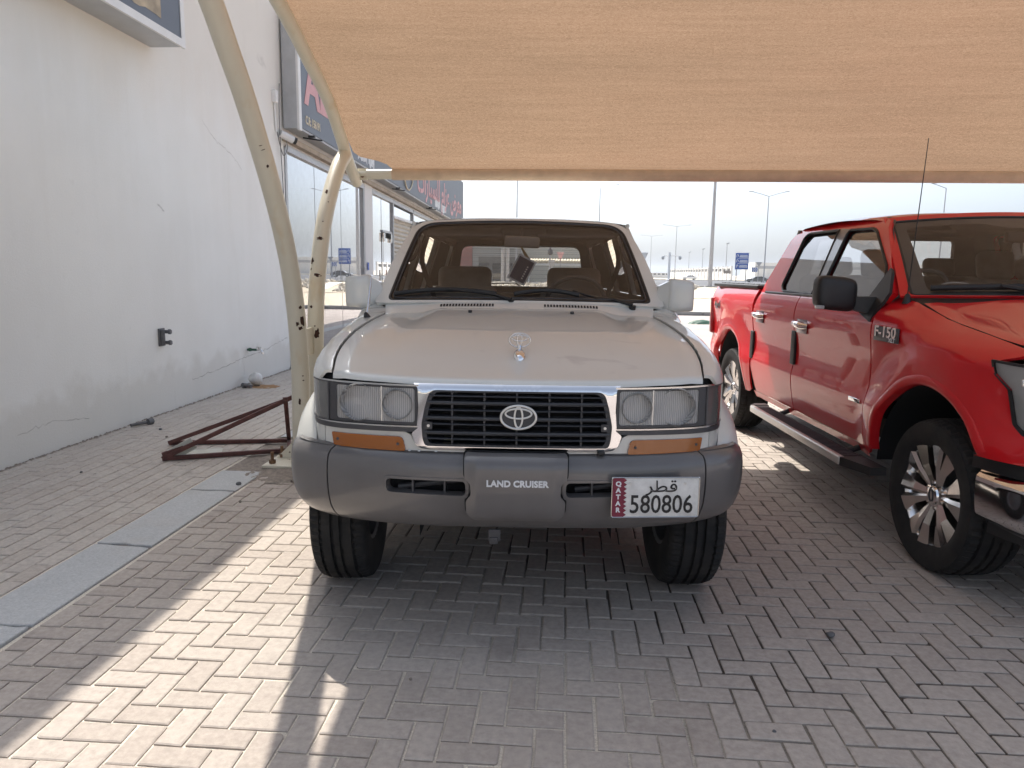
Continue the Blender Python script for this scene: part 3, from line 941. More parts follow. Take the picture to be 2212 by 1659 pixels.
# cracks in the plaster
def crack(pts, w, seed):
    rr = random.Random(seed)
    q = []
    for (a, b) in zip(pts, pts[1:]):
        for k in range(14):
            t = k / 14; q.append((a[0] + (b[0] - a[0]) * t + rr.gauss(0, .006), a[1] + (b[1] - a[1]) * t + rr.gauss(0, .008)))
    mb = MB()
    for i, (y, z) in enumerate(q):
        ww = w * rr.uniform(.25, 1.0)
        mb.v += [(WX + .0012, y, z - ww), (WX + .0012, y, z + ww)]
    mb.f = [(2 * i, 2 * i + 2, 2 * i + 3, 2 * i + 1) for i in range(len(q) - 1)]
    bpart("plaster_crack", mb, plain("crack_line", (.30, .285, .26), .95), 180)
crack([(8.0, .27), (8.7, .30), (9.3, .36), (10.0, .39), (10.6, .46), (11.0, .50)], .004, 1)
crack([(9.35, .36), (9.4, .24), (9.38, .12)], .003, 2)
crack([(8.55, 3.22), (8.9, 3.05), (9.25, 2.98), (9.6, 2.80)], .003, 3)
crack([(5.3, .22), (5.7, .26), (6.2, .18)], .0025, 4)
crack([(7.5, 2.2), (7.62, 2.12)], .006, 5)
# dirt gathered along the foot of the wall
mb = MB(); rr = random.Random(8)
for k in range(420):
    y = 4.6 + k * .0155; s = rr.uniform(.004, .018)
    x = WX + rr.uniform(.0, .035)
    mb.add([(x + s * rr.uniform(.6, 1.4) * c_, y + s * rr.uniform(.6, 1.4) * d_, e_ * s * .7) for c_, d_, e_ in ((-1, -1, 0), (1, -1, 0), (1, 1, 0), (-1, 1, 0), (0, 0, 1))], [(0, 1, 4), (1, 2, 4), (2, 3, 4), (3, 0, 4)])
tag(mb.build("wall_foot_dirt", MT['soil'], None, 180), "crumbs of dirt and mortar along the foot of the white wall", "dirt", kind="stuff")

# things fixed to the wall
mt = thing("pipe_bracket", "dark grey pipe bracket with two stub ends bolted to the white wall", "bracket", (WX, 7.42, .81))
mt.scale = (.7, .7, .72)
mb = MB(); mb.box((.012, 0, 0), (.024, .16, .26), None, .006); mb.build("back_plate", MT['dim_grey'], mt)
for dz in (-.08, .08):
    mb = MB(); mb.tube([(.02, .02, dz), (.11, .02, dz)], .026, 12); mb.tube([(.11, .02, dz), (.15, .02, dz)], .036, 6); mb.build("pipe_stub", MT['dim_grey'], mt)
mb = MB(); mb.box((.06, -.035, 0), (.04, .035, .22), None, .004); mb.build("clamp_bar", MT['dim_grey'], mt)
tp = thing("garden_tap", "green water tap sticking out of the white wall", "tap", (WX, 9.52, .46))
mb = MB(); mb.tube([(0, 0, 0), (.13, 0, 0)], .016, 10); mb.tube([(.02, 0, 0), (.05, 0, 0)], .024, 10); mb.build("tap_pipe", MT['green'], tp)
mb = MB(); mb.tube([tuple(q) for q in cr([(.13, 0, 0), (.17, 0, .005), (.20, 0, -.02), (.205, 0, -.055)], 5)], .015, 8); mb.build("spout", MT['chrome_dull'], tp)
mb = MB(); mb.box((.155, 0, .035), (.07, .018, .012), None, .004); mb.tube([(.15, 0, 0), (.15, 0, .035)], .008, 6); mb.build("lever", MT['chrome_dull'], tp)

# ------------------------------------------------------------------ shade canopy
CX = -2.1
cp = thing("shade_canopy", "cream steel parking canopy with tan shade net over the two cars", "canopy", (CX, 5.66, 0))
def cpart(name, mb, m, smooth=40):
    o = mb.build(name, m, cp, smooth)
    o.location = (-CX, -5.66, 0)
    return o
EDGE = [(7.40, 2.40), (7.11, 2.575), (6.88, 2.765), (6.59, 2.975), (6.33, 3.10), (6.05, 3.21), (5.81, 3.31), (5.5, 3.42), (4.9, 3.60), (4.2, 3.76), (3.5, 3.875)]
P1 = [(5.66, -.02), (5.665, .36), (5.675, .74), (5.64, 1.11), (5.55, 1.47), (5.40, 1.81), (5.21, 2.125), (5.005, 2.407), (4.806, 2.66), (4.60, 2.88), (4.41, 3.083), (4.0, 3.46), (3.55, 3.84)]
P2 = [(6.02, -.02), (6.03, .49), (6.055, .886), (6.10, 1.275), (6.205, 1.626), (6.355, 1.945), (6.58, 2.244), (6.81, 2.48), (7.0, 2.60)]
for X in (CX, 5.6):
    for nmx, pts, r in (("canopy_post", P1, .070), ("canopy_strut", P2, .068), ("canopy_rafter", EDGE, .055)):
        c = cr([(X, a, b) for a, b in pts], 5)
        mb = MB(); mb.tube([tuple(q) for q in c], r, 20); cpart(nmx, mb, MT['cream'])
    for a, b in ((.95, 5.84), (.25, 5.84)):
        mb = MB(); mb.box((X, b, a), (.012, .30, .22 if a > .5 else .14)); cpart("tie_plate", mb, MT['cream'])
    mb = MB(); mb.box((X - .03, 5.52, .022), (.36, .34, .022), None, .004)
    mb.add([(X - .06, 5.60, .03), (X - .19, 5.60, .03), (X - .06, 5.60, .16), (X - .06, 5.612, .03), (X - .19, 5.612, .03), (X - .06, 5.612, .16)], [(0, 1, 2), (5, 4, 3), (1, 4, 5, 2)])
    cpart("base_plate", mb, MT['cream'])
    for bx, by in ((-.15, 5.42), (.1, 5.42), (-.15, 5.62)):
        mb = MB(); mb.tube([(X + bx, by, .03), (X + bx, by, .125)], .013, 8); mb.tube([(X + bx, by, .035), (X + bx, by, .062)], .026, 6)
        cpart("anchor_bolt", mb, MT['rust_bolt'])
def tube_patch(pts, r, y0, z0, phi, w, h, seed, m, name):
    """an irregular flake on a tube's skin, phi measured from the side facing the bays' front"""
    c = cr([(CX, a, b) for a, b in pts], 20)
    i = min(range(1, len(c) - 1), key=lambda k: (c[k].y - y0) ** 2 + (c[k].z - z0) ** 2)
    rr = random.Random(seed); n = 14
    P = c[i]; t = (c[i + 1] - c[i - 1]).normalized()
    if t.z < 0: t = -t
    n0 = Vector((0, 0, 1.54)) - P; n0 = (n0 - t * n0.dot(t)).normalized(); l = n0.cross(t).normalized()
    if l.x < 0: l = -l
    ctr = P + t * 0 + (n0 * math.cos(phi) + l * math.sin(phi)) * (r + .0012)
    ring = []
    for k in range(n):
        a = 2 * math.pi * k / n; q = rr.uniform(.55, 1.15)
        dx = math.cos(a) * w / 2 * q; dz = math.sin(a) * h / 2 * q
        f2 = phi + dx / r
        ring.append(P + t * dz + (n0 * math.cos(f2) + l * math.sin(f2)) * (r + .0009))
    mb = MB(); mb.v = [tuple(ctr)] + [tuple(p) for p in ring]; mb.f = [(0, k + 1, (k + 1) % n + 1) for k in range(n)]
    return cpart(name, mb, m, 180)
for k, (wh, y0, z0, ph, w, h) in enumerate((
    ('P2', 6.522, 2.174, -0.55, .033, .057), ('P2', 6.451, 2.084, 0.02, .012, .012), ('P2', 6.265, 1.773, -0.18, .060, .036), ('P2', 6.337, 1.914, -0.15, .012, .012),
    ('P2', 6.192, 1.592, -0.93, .036, .059), ('P2', 6.168, 1.524, -1.0, .020, .024), ('P2', 6.151, 1.472, -0.08, .071, .032), ('P2', 6.09, 1.219, -0.59, .031, .028),
    ('P2', 6.065, 1.004, 0.17, .051, .086), ('P2', 6.069, 1.060, -0.11, .016, .012), ('P1', 5.611, 1.256, 0.56, .029, .033), ('P1', 5.633, 1.146, 0.61, .044, .095),
    ('P1', 5.637, 1.120, 0.03, .029, .037), ('P1', 5.636, 1.090, 0.30, .045, .030), ('P1', 5.676, .702, 0.28, .015, .011), ('P1', 5.676, .665, 0.32, .019, .011), ('P1', 5.67, .493, -0.1, .022, .067),
    ('P1', 5.036, 2.367, 0.23, .034, .007), ('P1', 5.108, 2.27, 0.18, .019, .026), ('P1', 5.02, 2.39, 0.12, .026, .006))):
    tube_patch(P1 if wh == 'P1' else P2, .070 if wh == 'P1' else .068, y0, z0, ph, w, h, 50 + k, MT['rust'], "rust_patch")
BY, BZ = 7.33, 2.475
mb = MB(); mb.tube([(-1.975, BY, BZ), (7.4, BY, BZ)], .048, 16); cpart("rear_beam", mb, MT['cream'])
mb = MB(); mb.box((-2.02, BY, BZ), (.10, .012, .11)); mb.tube([(-2.06, BY, BZ), (-1.97, BY, BZ)], .03, 10); cpart("beam_bracket", mb, MT['cream'])
mb = MB(); mb.tube([(-2.02, BY - .02, BZ - .015), (-2.02, BY + .02, BZ - .015)], .02, 8); cpart("bracket_bolt", mb, MT['rust_bolt'])
mb = MB(); mb.tube([(CX + .05, 3.5, 3.875), (7.4, 3.5, 3.875)], .048, 12); cpart("front_beam", mb, MT['cream'])
_tab = sorted(EDGE)
def net_z(x, y):
    z = lerp_tab(_tab, y)
    t = (x + 2.1) / 7.7
    s = math.sin(math.pi * min(1, max(0, t)))
    k = min(1, max(0, (7.33 - y) / 2.0)) * min(1, max(0, (y - 3.5) / 1.5))
    return z + .03 - .10 * s * k + .006 * math.sin(x * 2.2 + y * 1.3) * k
def net(x, y):
    if y > 7.12:                                    # run down over the beam
        t = (y - 7.12) / (BY - 7.12)
        za = net_z(x, 7.12); zb = BZ + .052
        return (x, y, za + (zb - za) * t)
    return (x, y, net_z(x, y))
out_ = [(-2.055, 3.5)] + [(-2.055, 3.9 + .3 * k) for k in range(10)] + [(-2.05, 6.95), (-2.03, 7.06), (-1.98, 7.105), (-1.90, 7.135), (-1.82, 7.175), (-1.755, 7.24), (-1.72, BY)] + [(7.35, BY), (7.35, 3.5)]
o = panel("shade_net", out_, net, MT['net'], cp, step=.16, rim=0, out=(0, 0, -1))
o.location = (-CX, -5.66, 0)
mb = MB(); mb.tube([(-1.72, BY, BZ), (7.35, BY, BZ)], .0555, 18, cap=False); cpart("net_sleeve", mb, MT['net_hem'], 180)

# ------------------------------------------------------------------ fallen steel frame by the post
fr = thing("steel_frame", "rusty red steel frame of triangles lying on the footpath behind the post", "frame", (-2.9, 5.8, 0))
def bar(a, b, w=.034):
    a = Vector(a); b = Vector(b); d = b - a
    q = d.to_track_quat('X', 'Z').to_matrix().to_4x4()
    mb = MB(); mb.box((a + b) / 2, (d.length, w, w), q, .003)
    o = mb.build("steel_bar", MT['rust_frame'], fr); o.location = (2.9, -5.8, 0)
FA, FB, FC = (-3.19, 5.50, .022), (-2.30, 5.90, .022), (-2.27, 5.78, .478)
BA, BB, BC = (-3.42, 6.02, .022), (-2.43, 6.24, .022), (-2.30, 6.02, .44)
top2 = (-2.18, 5.86, .515)
for a, b in ((FA, FB), (FA, top2), (BA, BB), (BA, (-2.27, 5.80, .47)), (BB, FC), (FC, (-2.30, 5.84, .47)), (FB, BB), ((-3.19, 5.50, .052), (-3.05, 5.575, .10))): bar(a, b)
mb = MB(); mb.box((-3.0, 5.74, .012), (.34, .26, .006), Matrix.Rotation(R(22), 4, 'Z')); o = mb.build("sheet_scrap", MT['sheet'], fr); o.location = (2.9, -5.8, 0)
mb = MB(); mb.box((-3.06, 5.57, .085), (.20, .012, .10), Matrix.Rotation(R(26), 4, 'Z') @ Matrix.Rotation(R(-28), 4, 'Y'))
o = mb.build("sheet_scrap", MT['sheet'], fr); o.location = (2.9, -5.8, 0)

# ------------------------------------------------------------------ beyond the car park
kb = sheet("kerb_bed", -60, 60, 28.2, 28.9, -.02, MT['kerb'])
tag(kb, "concrete kerb at the far edge of the paved lot", "kerb")
for k in range(-16, 26):
    mb = MB(); mb.box((k * 1.5, 28.5, .06), (1.485, .3, .16), None, .02); mb.build("kerb_stone", MT['kerb'], kb)
road = sheet("road", -500, 900, 98, 215, -.06, MT['asphalt'])
tag(road, "grey asphalt road crossing beyond the sand", "road")
for yy in (97.6, 215.3):
    mb = MB(); mb.box((150, yy, 0), (1300, .5, .16)); mb.build("road_kerb", MT['kerb'], road)
slope = grid("ramp", 1, 6, lambda u, v: (9.4 + u * .75 + v * 3.2 + u * v * .5, 53 + 16 * v, -.03 + .36 * sstep(0, 1, v)), MT['render_white'], out=(0, 0, 1))
tag(slope, "pale concrete ramp rising through the rocks", "ramp", kind="structure")
rk = MB(); rr = random.Random(14)
bm = bmesh.new(); bmesh.ops.create_icosphere(bm, subdivisions=1, radius=1)
iv = [v.co.copy() for v in bm.verts]; fi = [[v.index for v in f.verts] for f in bm.faces]; bm.free()
for k in range(2600):
    y = rr.uniform(52, 82); x = rr.uniform(-40, 75)
    ax = 9.8 + (y - 53) / 16 * 3.4
    if abs(x - ax) < 1.1: continue
    s = rr.uniform(.10, .38); E = Euler((rr.uniform(0, 6), rr.uniform(0, 6), rr.uniform(0, 6))).to_matrix()
    q = [E @ Vector((p.x * s * rr.uniform(.7, 1.2), p.y * s * rr.uniform(.7, 1.2), p.z * s * rr.uniform(.5, 1.0))) for p in iv]
    b = len(rk.v); zb = .30 * sstep(52, 68, y)
    rk.v += [(p.x + x, p.y + y, p.z + zb - .03) for p in q]; rk.f += [tuple(b + i for i in f) for f in fi]
o = rk.build("rocks", MT['rock'], None, 20); tag(o, "bank of pale broken rocks beyond the sand", "rocks", kind="stuff")
o = grid("rock_bank", 60, 12, lambda u, v: (-60 + 160 * u, 51 + 34 * v, -.06 + .30 * sstep(.03, .5, v) - .30 * sstep(.8, 1, v)), MT['sand'], out=(0, 0, 1)); tag(o, "low sandy bank under the rocks", "bank", kind="structure")
# green rag near the kerb
o = heap("rag", 4.35, 23.6, .42, .24, .13, MT['green'], None, 12, 14); tag(o, "crumpled dark green rag lying on the far paving", "rag")

def lamp(x, y, h, label, arms=2, L=2.6, rise=.7, r=.13, head=True, group="street lamps along the road"):
    t = thing("street_lamp", label, "street lamp", (x, y, -.06), 0, group)
    mb = MB(); mb.tube([(0, 0, 0), (0, 0, h * .5), (0, 0, h)], [r, r * .8, r * .55], 8); mb.build("pole", MT['galv'], t)
    mb = MB(); mb.tube([(0, 0, 0), (0, 0, .5)], r * 1.7, 8); mb.build("base_sleeve", MT['galv'], t)
    for s in ((-1, 1)[2 - arms:] if arms else ()):
        mb = MB(); mb.tube([(0, 0, h), (s * L * .55, 0, h + rise * .45), (s * L, 0, h + rise * .75)], [.06, .055, .05], 6); mb.build("arm", MT['galv'], t)
        mb = MB(); mb.box((s * (L + .3), 0, h + rise * .80), (.9, .32, .12), Matrix.Rotation(-s * R(6), 4, 'Y'), .04); mb.build("lantern", MT['galv'], t)
    return t
lamp(38.0, 145.0, 16.4, "tall double-armed street lamp rising beside the blue road sign", 2, 3.0, 1.1)
lamp(34.0, 233.5, 16.2, "double-armed street lamp right of the pale camera mast", 2, 3.6, .6)
lamp(33.7, 298, 16.4, "double-armed street lamp nearest the off-roader's right mirror", 2, 3.6, .5)
lamp(-7.3, 109.7, 15.6, "street lamp rising above the off-roader's roof, left of centre", 0)
lamp(6.5, 149.8, 18.2, "single-armed street lamp above the off-roader's roof", 1, 3.0, .9)
lamp(60.9, 126, 15.9, "street lamp showing above the pickup's roof", 1, -2.2, 1.0)
t = thing("light_mast", "thick tapering grey mast between the off-roader and the pickup", "mast", (17.95, 93.3, -.06))
mb = MB(); mb.tube([(0, 0, 0), (0, 0, 9), (0, 0, 22)], [.27, .20, .11], 10); mb.build("pole", MT['galv'], t)
mb = MB(); mb.box((0, 0, .08), (1.2, 1.2, .3)); mb.build("footing", MT['kerb'], t)
mb = MB(); mb.box((0, 0, 22.1), (1.8, .5, .2)); mb.build("lamp_head", MT['galv'], t)
for (x, y, h, lb) in ((53.9, 325.6, 11.1, "short lamp post behind the far white wall, left of three"), (52.4, 285.2, 11.2, "short lamp post behind the far white wall, middle of three"), (49.6, 229.7, 11.1, "short lamp post behind the far white wall, right of three")):
    t = thing("wall_lamp_post", lb, "lamp post", (x, y + 4, -.06), 0, "short lamp posts by the far wall")
    mb = MB(); mb.tube([(0, 0, 0), (0, 0, h)], [.16, .10], 8); mb.build("pole", MT['galv'], t)
    mb = MB(); mb.box((.2, 0, h + .15), (.9, .5, .35), Matrix.Rotation(R(-20), 4, 'Y')); mb.build("lantern", MT['galv'], t)
t = thing("camera_mast", "white camera mast with two dome cameras beside the road", "mast", (25.9, 188, -.06))
mb = MB(); mb.tube([(0, 0, 0), (0, 0, 7.0)], [.36, .30], 10); mb.build("pole", MT['white'], t)
mb = MB(); mb.tube([(-1.6, 0, 6.2), (2.6, 0, 6.2)], .1, 6); mb.build("cross_arm", MT['white'], t)
for s in (-1.6, 2.6):
    mb = MB(); mb.lathe([(.01, 6.25), (.34, 6.15), (.42, 5.8), (.34, 5.5), (.12, 5.3), (.01, 5.28)], 10, Matrix.Translation((s, 0, -.1))); mb.build("dome_camera", MT['alu'], t)

# far wall with piers and openings
wl = thing("perimeter_wall", "long white perimeter wall with piers and dark grille openings", "wall", (49.5, 224, -.06))
A = Vector((51.5, 368.0)); B = Vector((49.3, 224.0)); Cc = Vector((47.6, 120.0))
def wpart(name, mb, m):
    o = mb.build(name, m, wl); o.location = (-49.5, -224, .06); return o
d = (B - A); ln = d.length; u2 = d / ln; nrm = Vector((-u2.y, u2.x))
mb = MB(); q = Matrix.Rotation(math.atan2(d.y, d.x), 4, 'Z'); mid = (A + B) / 2
mb.box((mid.x, mid.y, 1.3), (ln, .25, 2.6), q); mb.box((mid.x, mid.y, 3.72), (ln, .25, .36), q); wpart("wall_panel", mb, MT['render_white'])
mb = MB(); mb.box((mid.x + .25, mid.y, 3.0), (ln, .06, 1.3), q); wpart("grille_infill", mb, MT['trim'])
npi = 22
for k in range(npi + 1):
    p = A + d * (k / npi)
    mb = MB(); mb.box((p.x - .1, p.y, 2.1), (.9, .6, 4.2), q); wpart("pier", mb, MT['render_white'])
wf = thing("low_white_building", "low white building far off, left of the long wall", "building", (41, 328, -.06))
mb = MB(); mb.box((0, 3, 1.1), (9, 6, 2.2)); mb.build("wall", MT['render_white'], wf)
for k in range(5):
    mb = MB(); mb.box((-3.6 + k * 1.8, -.02, 1.6), (1.2, .1, .6)); mb.build("window", MT['trim'], wf)
wb = thing("white_warehouse", "long low white warehouse behind the road signs", "building", (100, 260, -.06))
mb = MB(); mb.box((0, 10, 3.0), (70, 20, 6.0)); mb.build("wall", MT['render_white'], wb)
mb = MB(); mb.box((0, -.05, 4.4), (70, .12, .9)); mb.build("ribbon_window", MT['galv'], wb)
# road signs
t = thing("direction_sign", "blue direction sign on two posts beside the road", "road sign", (28.3, 121.7, -.06))
mb = MB(); mb.box((0, .05, 3.85), (2.15, .06, 2.7), None, .02); mb.build("panel_back", MT['galv'], t)
mb = MB(); mb.box((0, .0, 3.85), (2.15, .05, 2.7), None, .02); mb.build("panel_border", MT['sign_white'], t)
mb = MB(); mb.box((0, -.03, 3.85), (2.03, .03, 2.58), None, .02); mb.build("panel", MT['blue_sign'], t)
for k, zc in enumerate((4.65, 3.85, 3.05)):
    mb = MB()
    if k < 2: mb.box((.1, -.05, zc - .38), (1.7, .012, .05))
    mb.box((.25, -.05, zc + .12), (1.2, .012, .10)); mb.box((.25, -.05, zc - .12), (1.3, .012, .16))
    mb.build("legend_bar", MT['sign_white'], t)
    mb = MB()
    if k < 2: mb.tube([(-.85, -.05, zc - .2), (-.85, -.05, zc + .15), (-.7, -.05, zc + .25), (-.58, -.05, zc + .1), (-.6, -.05, zc - .1)], .05, 5)
    else: mb.tube([(-.85, -.05, zc - .25), (-.7, -.05, zc + .2)], .05, 5); mb.tube([(-.9, -.05, zc + .1), (-.7, -.05, zc + .22), (-.58, -.05, zc)], .05, 5)
    mb.build("arrow", MT['sign_white'], t)
for s in (-.75, .75):
    mb = MB(); mb.tube([(s, .12, 0), (s, .12, 4.9)], .08, 8); mb.build("post", MT['galv'], t)
t = thing("chevron_sign", "small blue and white chevron board by the roundabout", "road sign", (31.5, 126.1, -.06))
mb = MB(); mb.box((0, 0, 2.55), (1.0, .05, .8)); mb.build("panel", MT['sign_white'], t)
for k in range(3):
    mb = MB(); x = -.35 + k * .32; mb.prism([(x - .12, .35), (x + .02, .35), (x + .16, 0), (x + .02, -.35), (x - .12, -.35), (x + .02, 0)], 0, .02, TM(0, -.03, 2.55, FRONT)); mb.build("chevron", MT['blue_sign'], t)
mb = MB(); mb.tube([(-.2, .08, 0), (-.2, .08, 2.9)], .05, 6); mb.build("post", MT['galv'], t)
t = thing("yield_sign", "grey back of a triangular give-way sign on a post", "road sign", (32.1, 126.0, -.06))
mb = MB(); mb.prism([(-.5, .4), (.0, -.42), (.5, .4)], 0, .03, TM(0, 0, 3.4, FRONT)); mb.build("panel", MT['galv'], t)
mb = MB(); mb.tube([(0, .05, 0), (0, .05, 3.7)], .05, 6); mb.build("post", MT['galv'], t)
t = thing("brown_sign", "small faded brown sign low behind the blue sign", "road sign", (27.4, 128, -.06))
mb = MB(); mb.box((0, 0, 2.1), (1.2, .05, .5)); mb.build("panel", plain("brown_panel", (.42, .33, .26), .6), t)
for s in (-.45, .45):
    mb = MB(); mb.tube([(s, .05, 0), (s, .05, 2.3)], .04, 6); mb.build("post", MT['galv'], t)
t = thing("water_tower", "white funnel-shaped tower half hidden by the off-roader's pillar", "tower", (20.6, 199, -.06))
mb = MB(); mb.tube([(0, 0, 0), (0, 0, 5.0)], .35, 10); mb.lathe([(.4, 4.6), (.55, 5.6), (1.2, 7.1), (1.15, 7.2), (.1, 7.2)], 16); mb.build("funnel", MT['alu_white'], t)

# buildings seen through the off-roader's windows
fb = thing("red_corner_building", "grey shop building with brick-red corner across the street", "building", (-15, 128, -.06))
mb = MB(); mb.box((-5.0, 6, 3.9), (7.6, 12, 7.8)); mb.build("red_corner", MT['facade_red'], fb)
mb = MB(); mb.box((3.0, 6.4, 3.55), (8.4, 12, 7.1)); mb.build("wall", MT['facade_a'], fb)
for k in range(7):
    mb = MB(); mb.box((3.0, .38, 4.4 + k * .38), (8.4, .06, .05)); mb.build("cladding_joint", MT['trim'], fb)
mb = MB(); mb.box((3.2, .36, 2.1), (6.6, .1, 4.2)); mb.build("shop_opening", MT['cabin_grey'], fb)
for k in range(3):
    mb = MB(); mb.box((.9 + k * 2.3, .28, 1.6), (1.7, .08, 3.0)); mb.build("window", MT['tint_glass'], fb)
fb2 = thing("ivory_building", "tall ivory clad building across the street behind the carport", "building", (1, 134, -.06))
mb = MB(); mb.box((0, 6, 5), (17.5, 12, 10)); mb.build("wall", MT['facade_b'], fb2)
for k in range(7):
    mb = MB(); mb.box((0, -.01, 3.5 + k * .85), (17.5, .06, .05)); mb.build("cladding_joint", MT['facade_a'], fb2)
cpk = thing("far_carport", "far carport with scalloped white roof across the street", "carport", (1.5, 108, -.06))
for k in range(34):
    mb = MB(); x = -7.0 + k * .42
    mb.tube([(x, 0, 3.2), (x, 3, 3.5), (x, 6, 3.2)], .2, 6); mb.build("roof_scallop", MT['cream_letter'], cpk)
mb = MB(); mb.box((0, -.1, 2.75), (14.4, .12, .18)); mb.build("fascia", MT['render_white'], cpk)
for k in range(5):
    mb = MB(); mb.tube([(-6.8 + k * 3.4, 0, 0), (-6.8 + k * 3.4, 0, 2.8)], .09, 6); mb.build("post", MT['render_white'], cpk)
t = thing("site_pillar", "plain grey double post standing in the sand behind the off-roader", "post", (-7.0, 86, -.06))
for s in (-.28, .28):
    mb = MB(); mb.tube([(s, 0, 0), (s, 0, 4.3)], .2, 8); mb.build("post", MT['galv'], t)
t = thing("lantern_post", "old style lantern post with small sign in front of the far carport", "lamp post", (-2.1, 100, -.06))
mb = MB(); mb.tube([(0, 0, 0), (0, 0, 4.0)], .12, 8); mb.build("pole", MT['galv'], t)
mb = MB(); mb.lathe([(.1, 3.9), (.34, 4.1), (.34, 4.5), (.1, 4.9), (.02, 5.1)], 8); mb.build("lantern", MT['trim'], t)
mb = MB(); mb.box((.25, -.1, 2.9), (.8, .05, .8)); mb.build("plate", MT['galv'], t)
t = thing("triangle_sign", "small red-edged sign beside the lantern post", "road sign", (-.7, 99, -.06))
mb = MB(); mb.prism([(-.5, .4), (0, -.8), (.5, .4)], 0, .03, TM(0, 0, 3.9, FRONT)); mb.build("panel", MT['pink'], t)
mb = MB(); mb.tube([(0, .05, 0), (0, .05, 3.7)], .05, 6); mb.build("post", MT['galv'], t)

# cars far off on the road
def sedan(name, label, x, y, rz, paintm, cat="car"):
    t = thing(name, label, cat, (x, y, -.055), rz)
    low = [(-2.3, .32), (2.3, .32), (2.36, .55), (2.28, .80), (1.5, .93), (-1.55, .98), (-2.25, .96), (-2.36, .62)]
    mb = MB(); mb.prism(low, -.9, .9, FRONT); o = mb.build("body", paintm, t, 40)
    bv = o.modifiers.new("bevel", 'BEVEL'); bv.width = .08; bv.segments = 3
    top = [(-1.95, .95), (1.2, .92), (.45, 1.38), (-.75, 1.43), (-1.45, 1.2)]
    mb = MB(); mb.prism(top, -.70, .70, FRONT); o = mb.build("cabin", paintm, t, 40)
    bv = o.modifiers.new("bevel", 'BEVEL'); bv.width = .1; bv.segments = 3
    for s in (-1, 1):
        for w in ([(-1.5, .98), (-.55, .98), (-.55, 1.34), (-1.0, 1.30)], [(-.47, .98), (.95, .96), (.4, 1.30), (-.47, 1.34)]):
            mb = MB(); mb.prism(w, .69, .712, FRONT if s > 0 else Matrix.Scale(-1, 4, (0, 1, 0)) @ FRONT); mb.build("window", MT['black'], t)
        for wx in (-1.4, 1.42):
            wh = MB(); wh.lathe([(.01, -.1), (.3, -.1), (.33, -.06), (.33, .06), (.3, .1), (.01, .1)], 20, TM(wx, s * .82, .33, FRONT)); w = wh.build("wheel", MT['rubber'], t)
            wh = MB(); wh.lathe([(.01, .115), (.2, .11), (.22, .09)], 16, TM(wx, s * .82, .33, FRONT if s < 0 else Matrix.Rotation(R(-90), 4, 'X'))); wh.build("rim", MT['silver'], w)
    mb = MB(); mb.box((-2.33, 0, .8), (.08, 1.5, .12)); mb.build("tail_lamp", MT['tail'], t)
    mb = MB(); mb.box((2.28, 0, .68), (.12, 1.5, .12)); mb.build("headlamp", MT['silver'], t)
    return t
sedan("parked_car", "white saloon car on the far road in front of the long wall", 37.8, 229, R(180), MT['white_car'])
sedan("parked_car", "black saloon car on the far road half hidden by the pickup", 40.6, 160, R(180), MT['black_car'])
# ================================================================== OFF-ROADER (facing the camera, local -y is its front)
lc = thing("off_road_car", "ivory boxy off-road car with dark grey front bumper parked facing the camera", "car", (-.1753, 2.7932, 0), R(3.4))
IV = MT['ivory']

class Path:
    """front outline in plan, symmetric, by arc length"""
    def __init__(s, pts):
        s.p = cr([(x, y, 0) for x, y in pts], 12)
        s.l = [0.0]
        for a, b in zip(s.p, s.p[1:]): s.l.append(s.l[-1] + (b - a).length)
        s.S = s.l[-1]
    def at(s, t):
        sg = -1 if t < 0 else 1
        t = abs(t)
        if t >= s.S:
            d = (s.p[-1] - s.p[-2]).normalized(); q = s.p[-1] + d * (t - s.S)
            return (sg * q.x, q.y)
        lo, hi = 0, len(s.l) - 1
        while hi - lo > 1:
            m = (lo + hi) // 2
            if s.l[m] <= t: lo = m
            else: hi = m
        k = (t - s.l[lo]) / max(1e-9, s.l[hi] - s.l[lo])
        q = s.p[lo].lerp(s.p[hi], k)
        return (sg * q.x, q.y)
    def s_of(s, x):
        ax = abs(x)
        for i in range(len(s.p) - 1):
            if s.p[i].x <= ax <= s.p[i + 1].x:
                k = (ax - s.p[i].x) / max(1e-9, s.p[i + 1].x - s.p[i].x)
                return math.copysign(s.l[i] + k * (s.l[i + 1] - s.l[i]), x)
        return math.copysign(s.S, x)

NOSE = Path([(0, .115), (.2, .118), (.4, .131), (.55, .155), (.7, .198), (.78, .236), (.83, .275), (.868, .325), (.895, .39), (.914, .47), (.924, .56)])
def nose(off=0.0):
    def f(s, z):
        x, y = NOSE.at(s)
        return (x, y - off + .02 * (z - .8), z)
    return f
def nx(pts): return [(NOSE.s_of(x), z) for x, z in pts]
def both(pts):
    return pts, [(-x, z) for x, z in reversed(pts)]
CTR = (0, 2.2, .8)

# body-coloured apron below the lamps
top = [(.82, .882), (.46, .886), (.435, .875), (.42, .845), (.40, .827)]
ap = [(x, z) for x, z in top] + [(-x, z) for x, z in reversed(top)] + [(-.82, .775), (-.4, .772), (.4, .772), (.82, .775)]
panel("front_apron", nx(dens(ap, .04)), nose(.0), IV, lc, step=.03, rim=.02, ctr=CTR)
for k, sp in enumerate(both(rpoly([(.455, .806), (.775, .803), (.785, .862), (.47, .866)], [.012, .008, .008, .02]))):
    o = panel("turn_signal", nx(sp), nose(.010), MT['amber'], lc, step=.03, rim=.012, ctr=CTR, bstep=.02)
    mb = MB()
    for xx in (.488, .755):
        x_, y_ = NOSE.at(NOSE.s_of(xx)); mb.tube([(x_ * (1 - 2 * k), y_ - .010, .835), (x_ * (1 - 2 * k), y_ - .013, .835)], .006, 8)
    mb.build("lens_screw", MT['trim'], o)
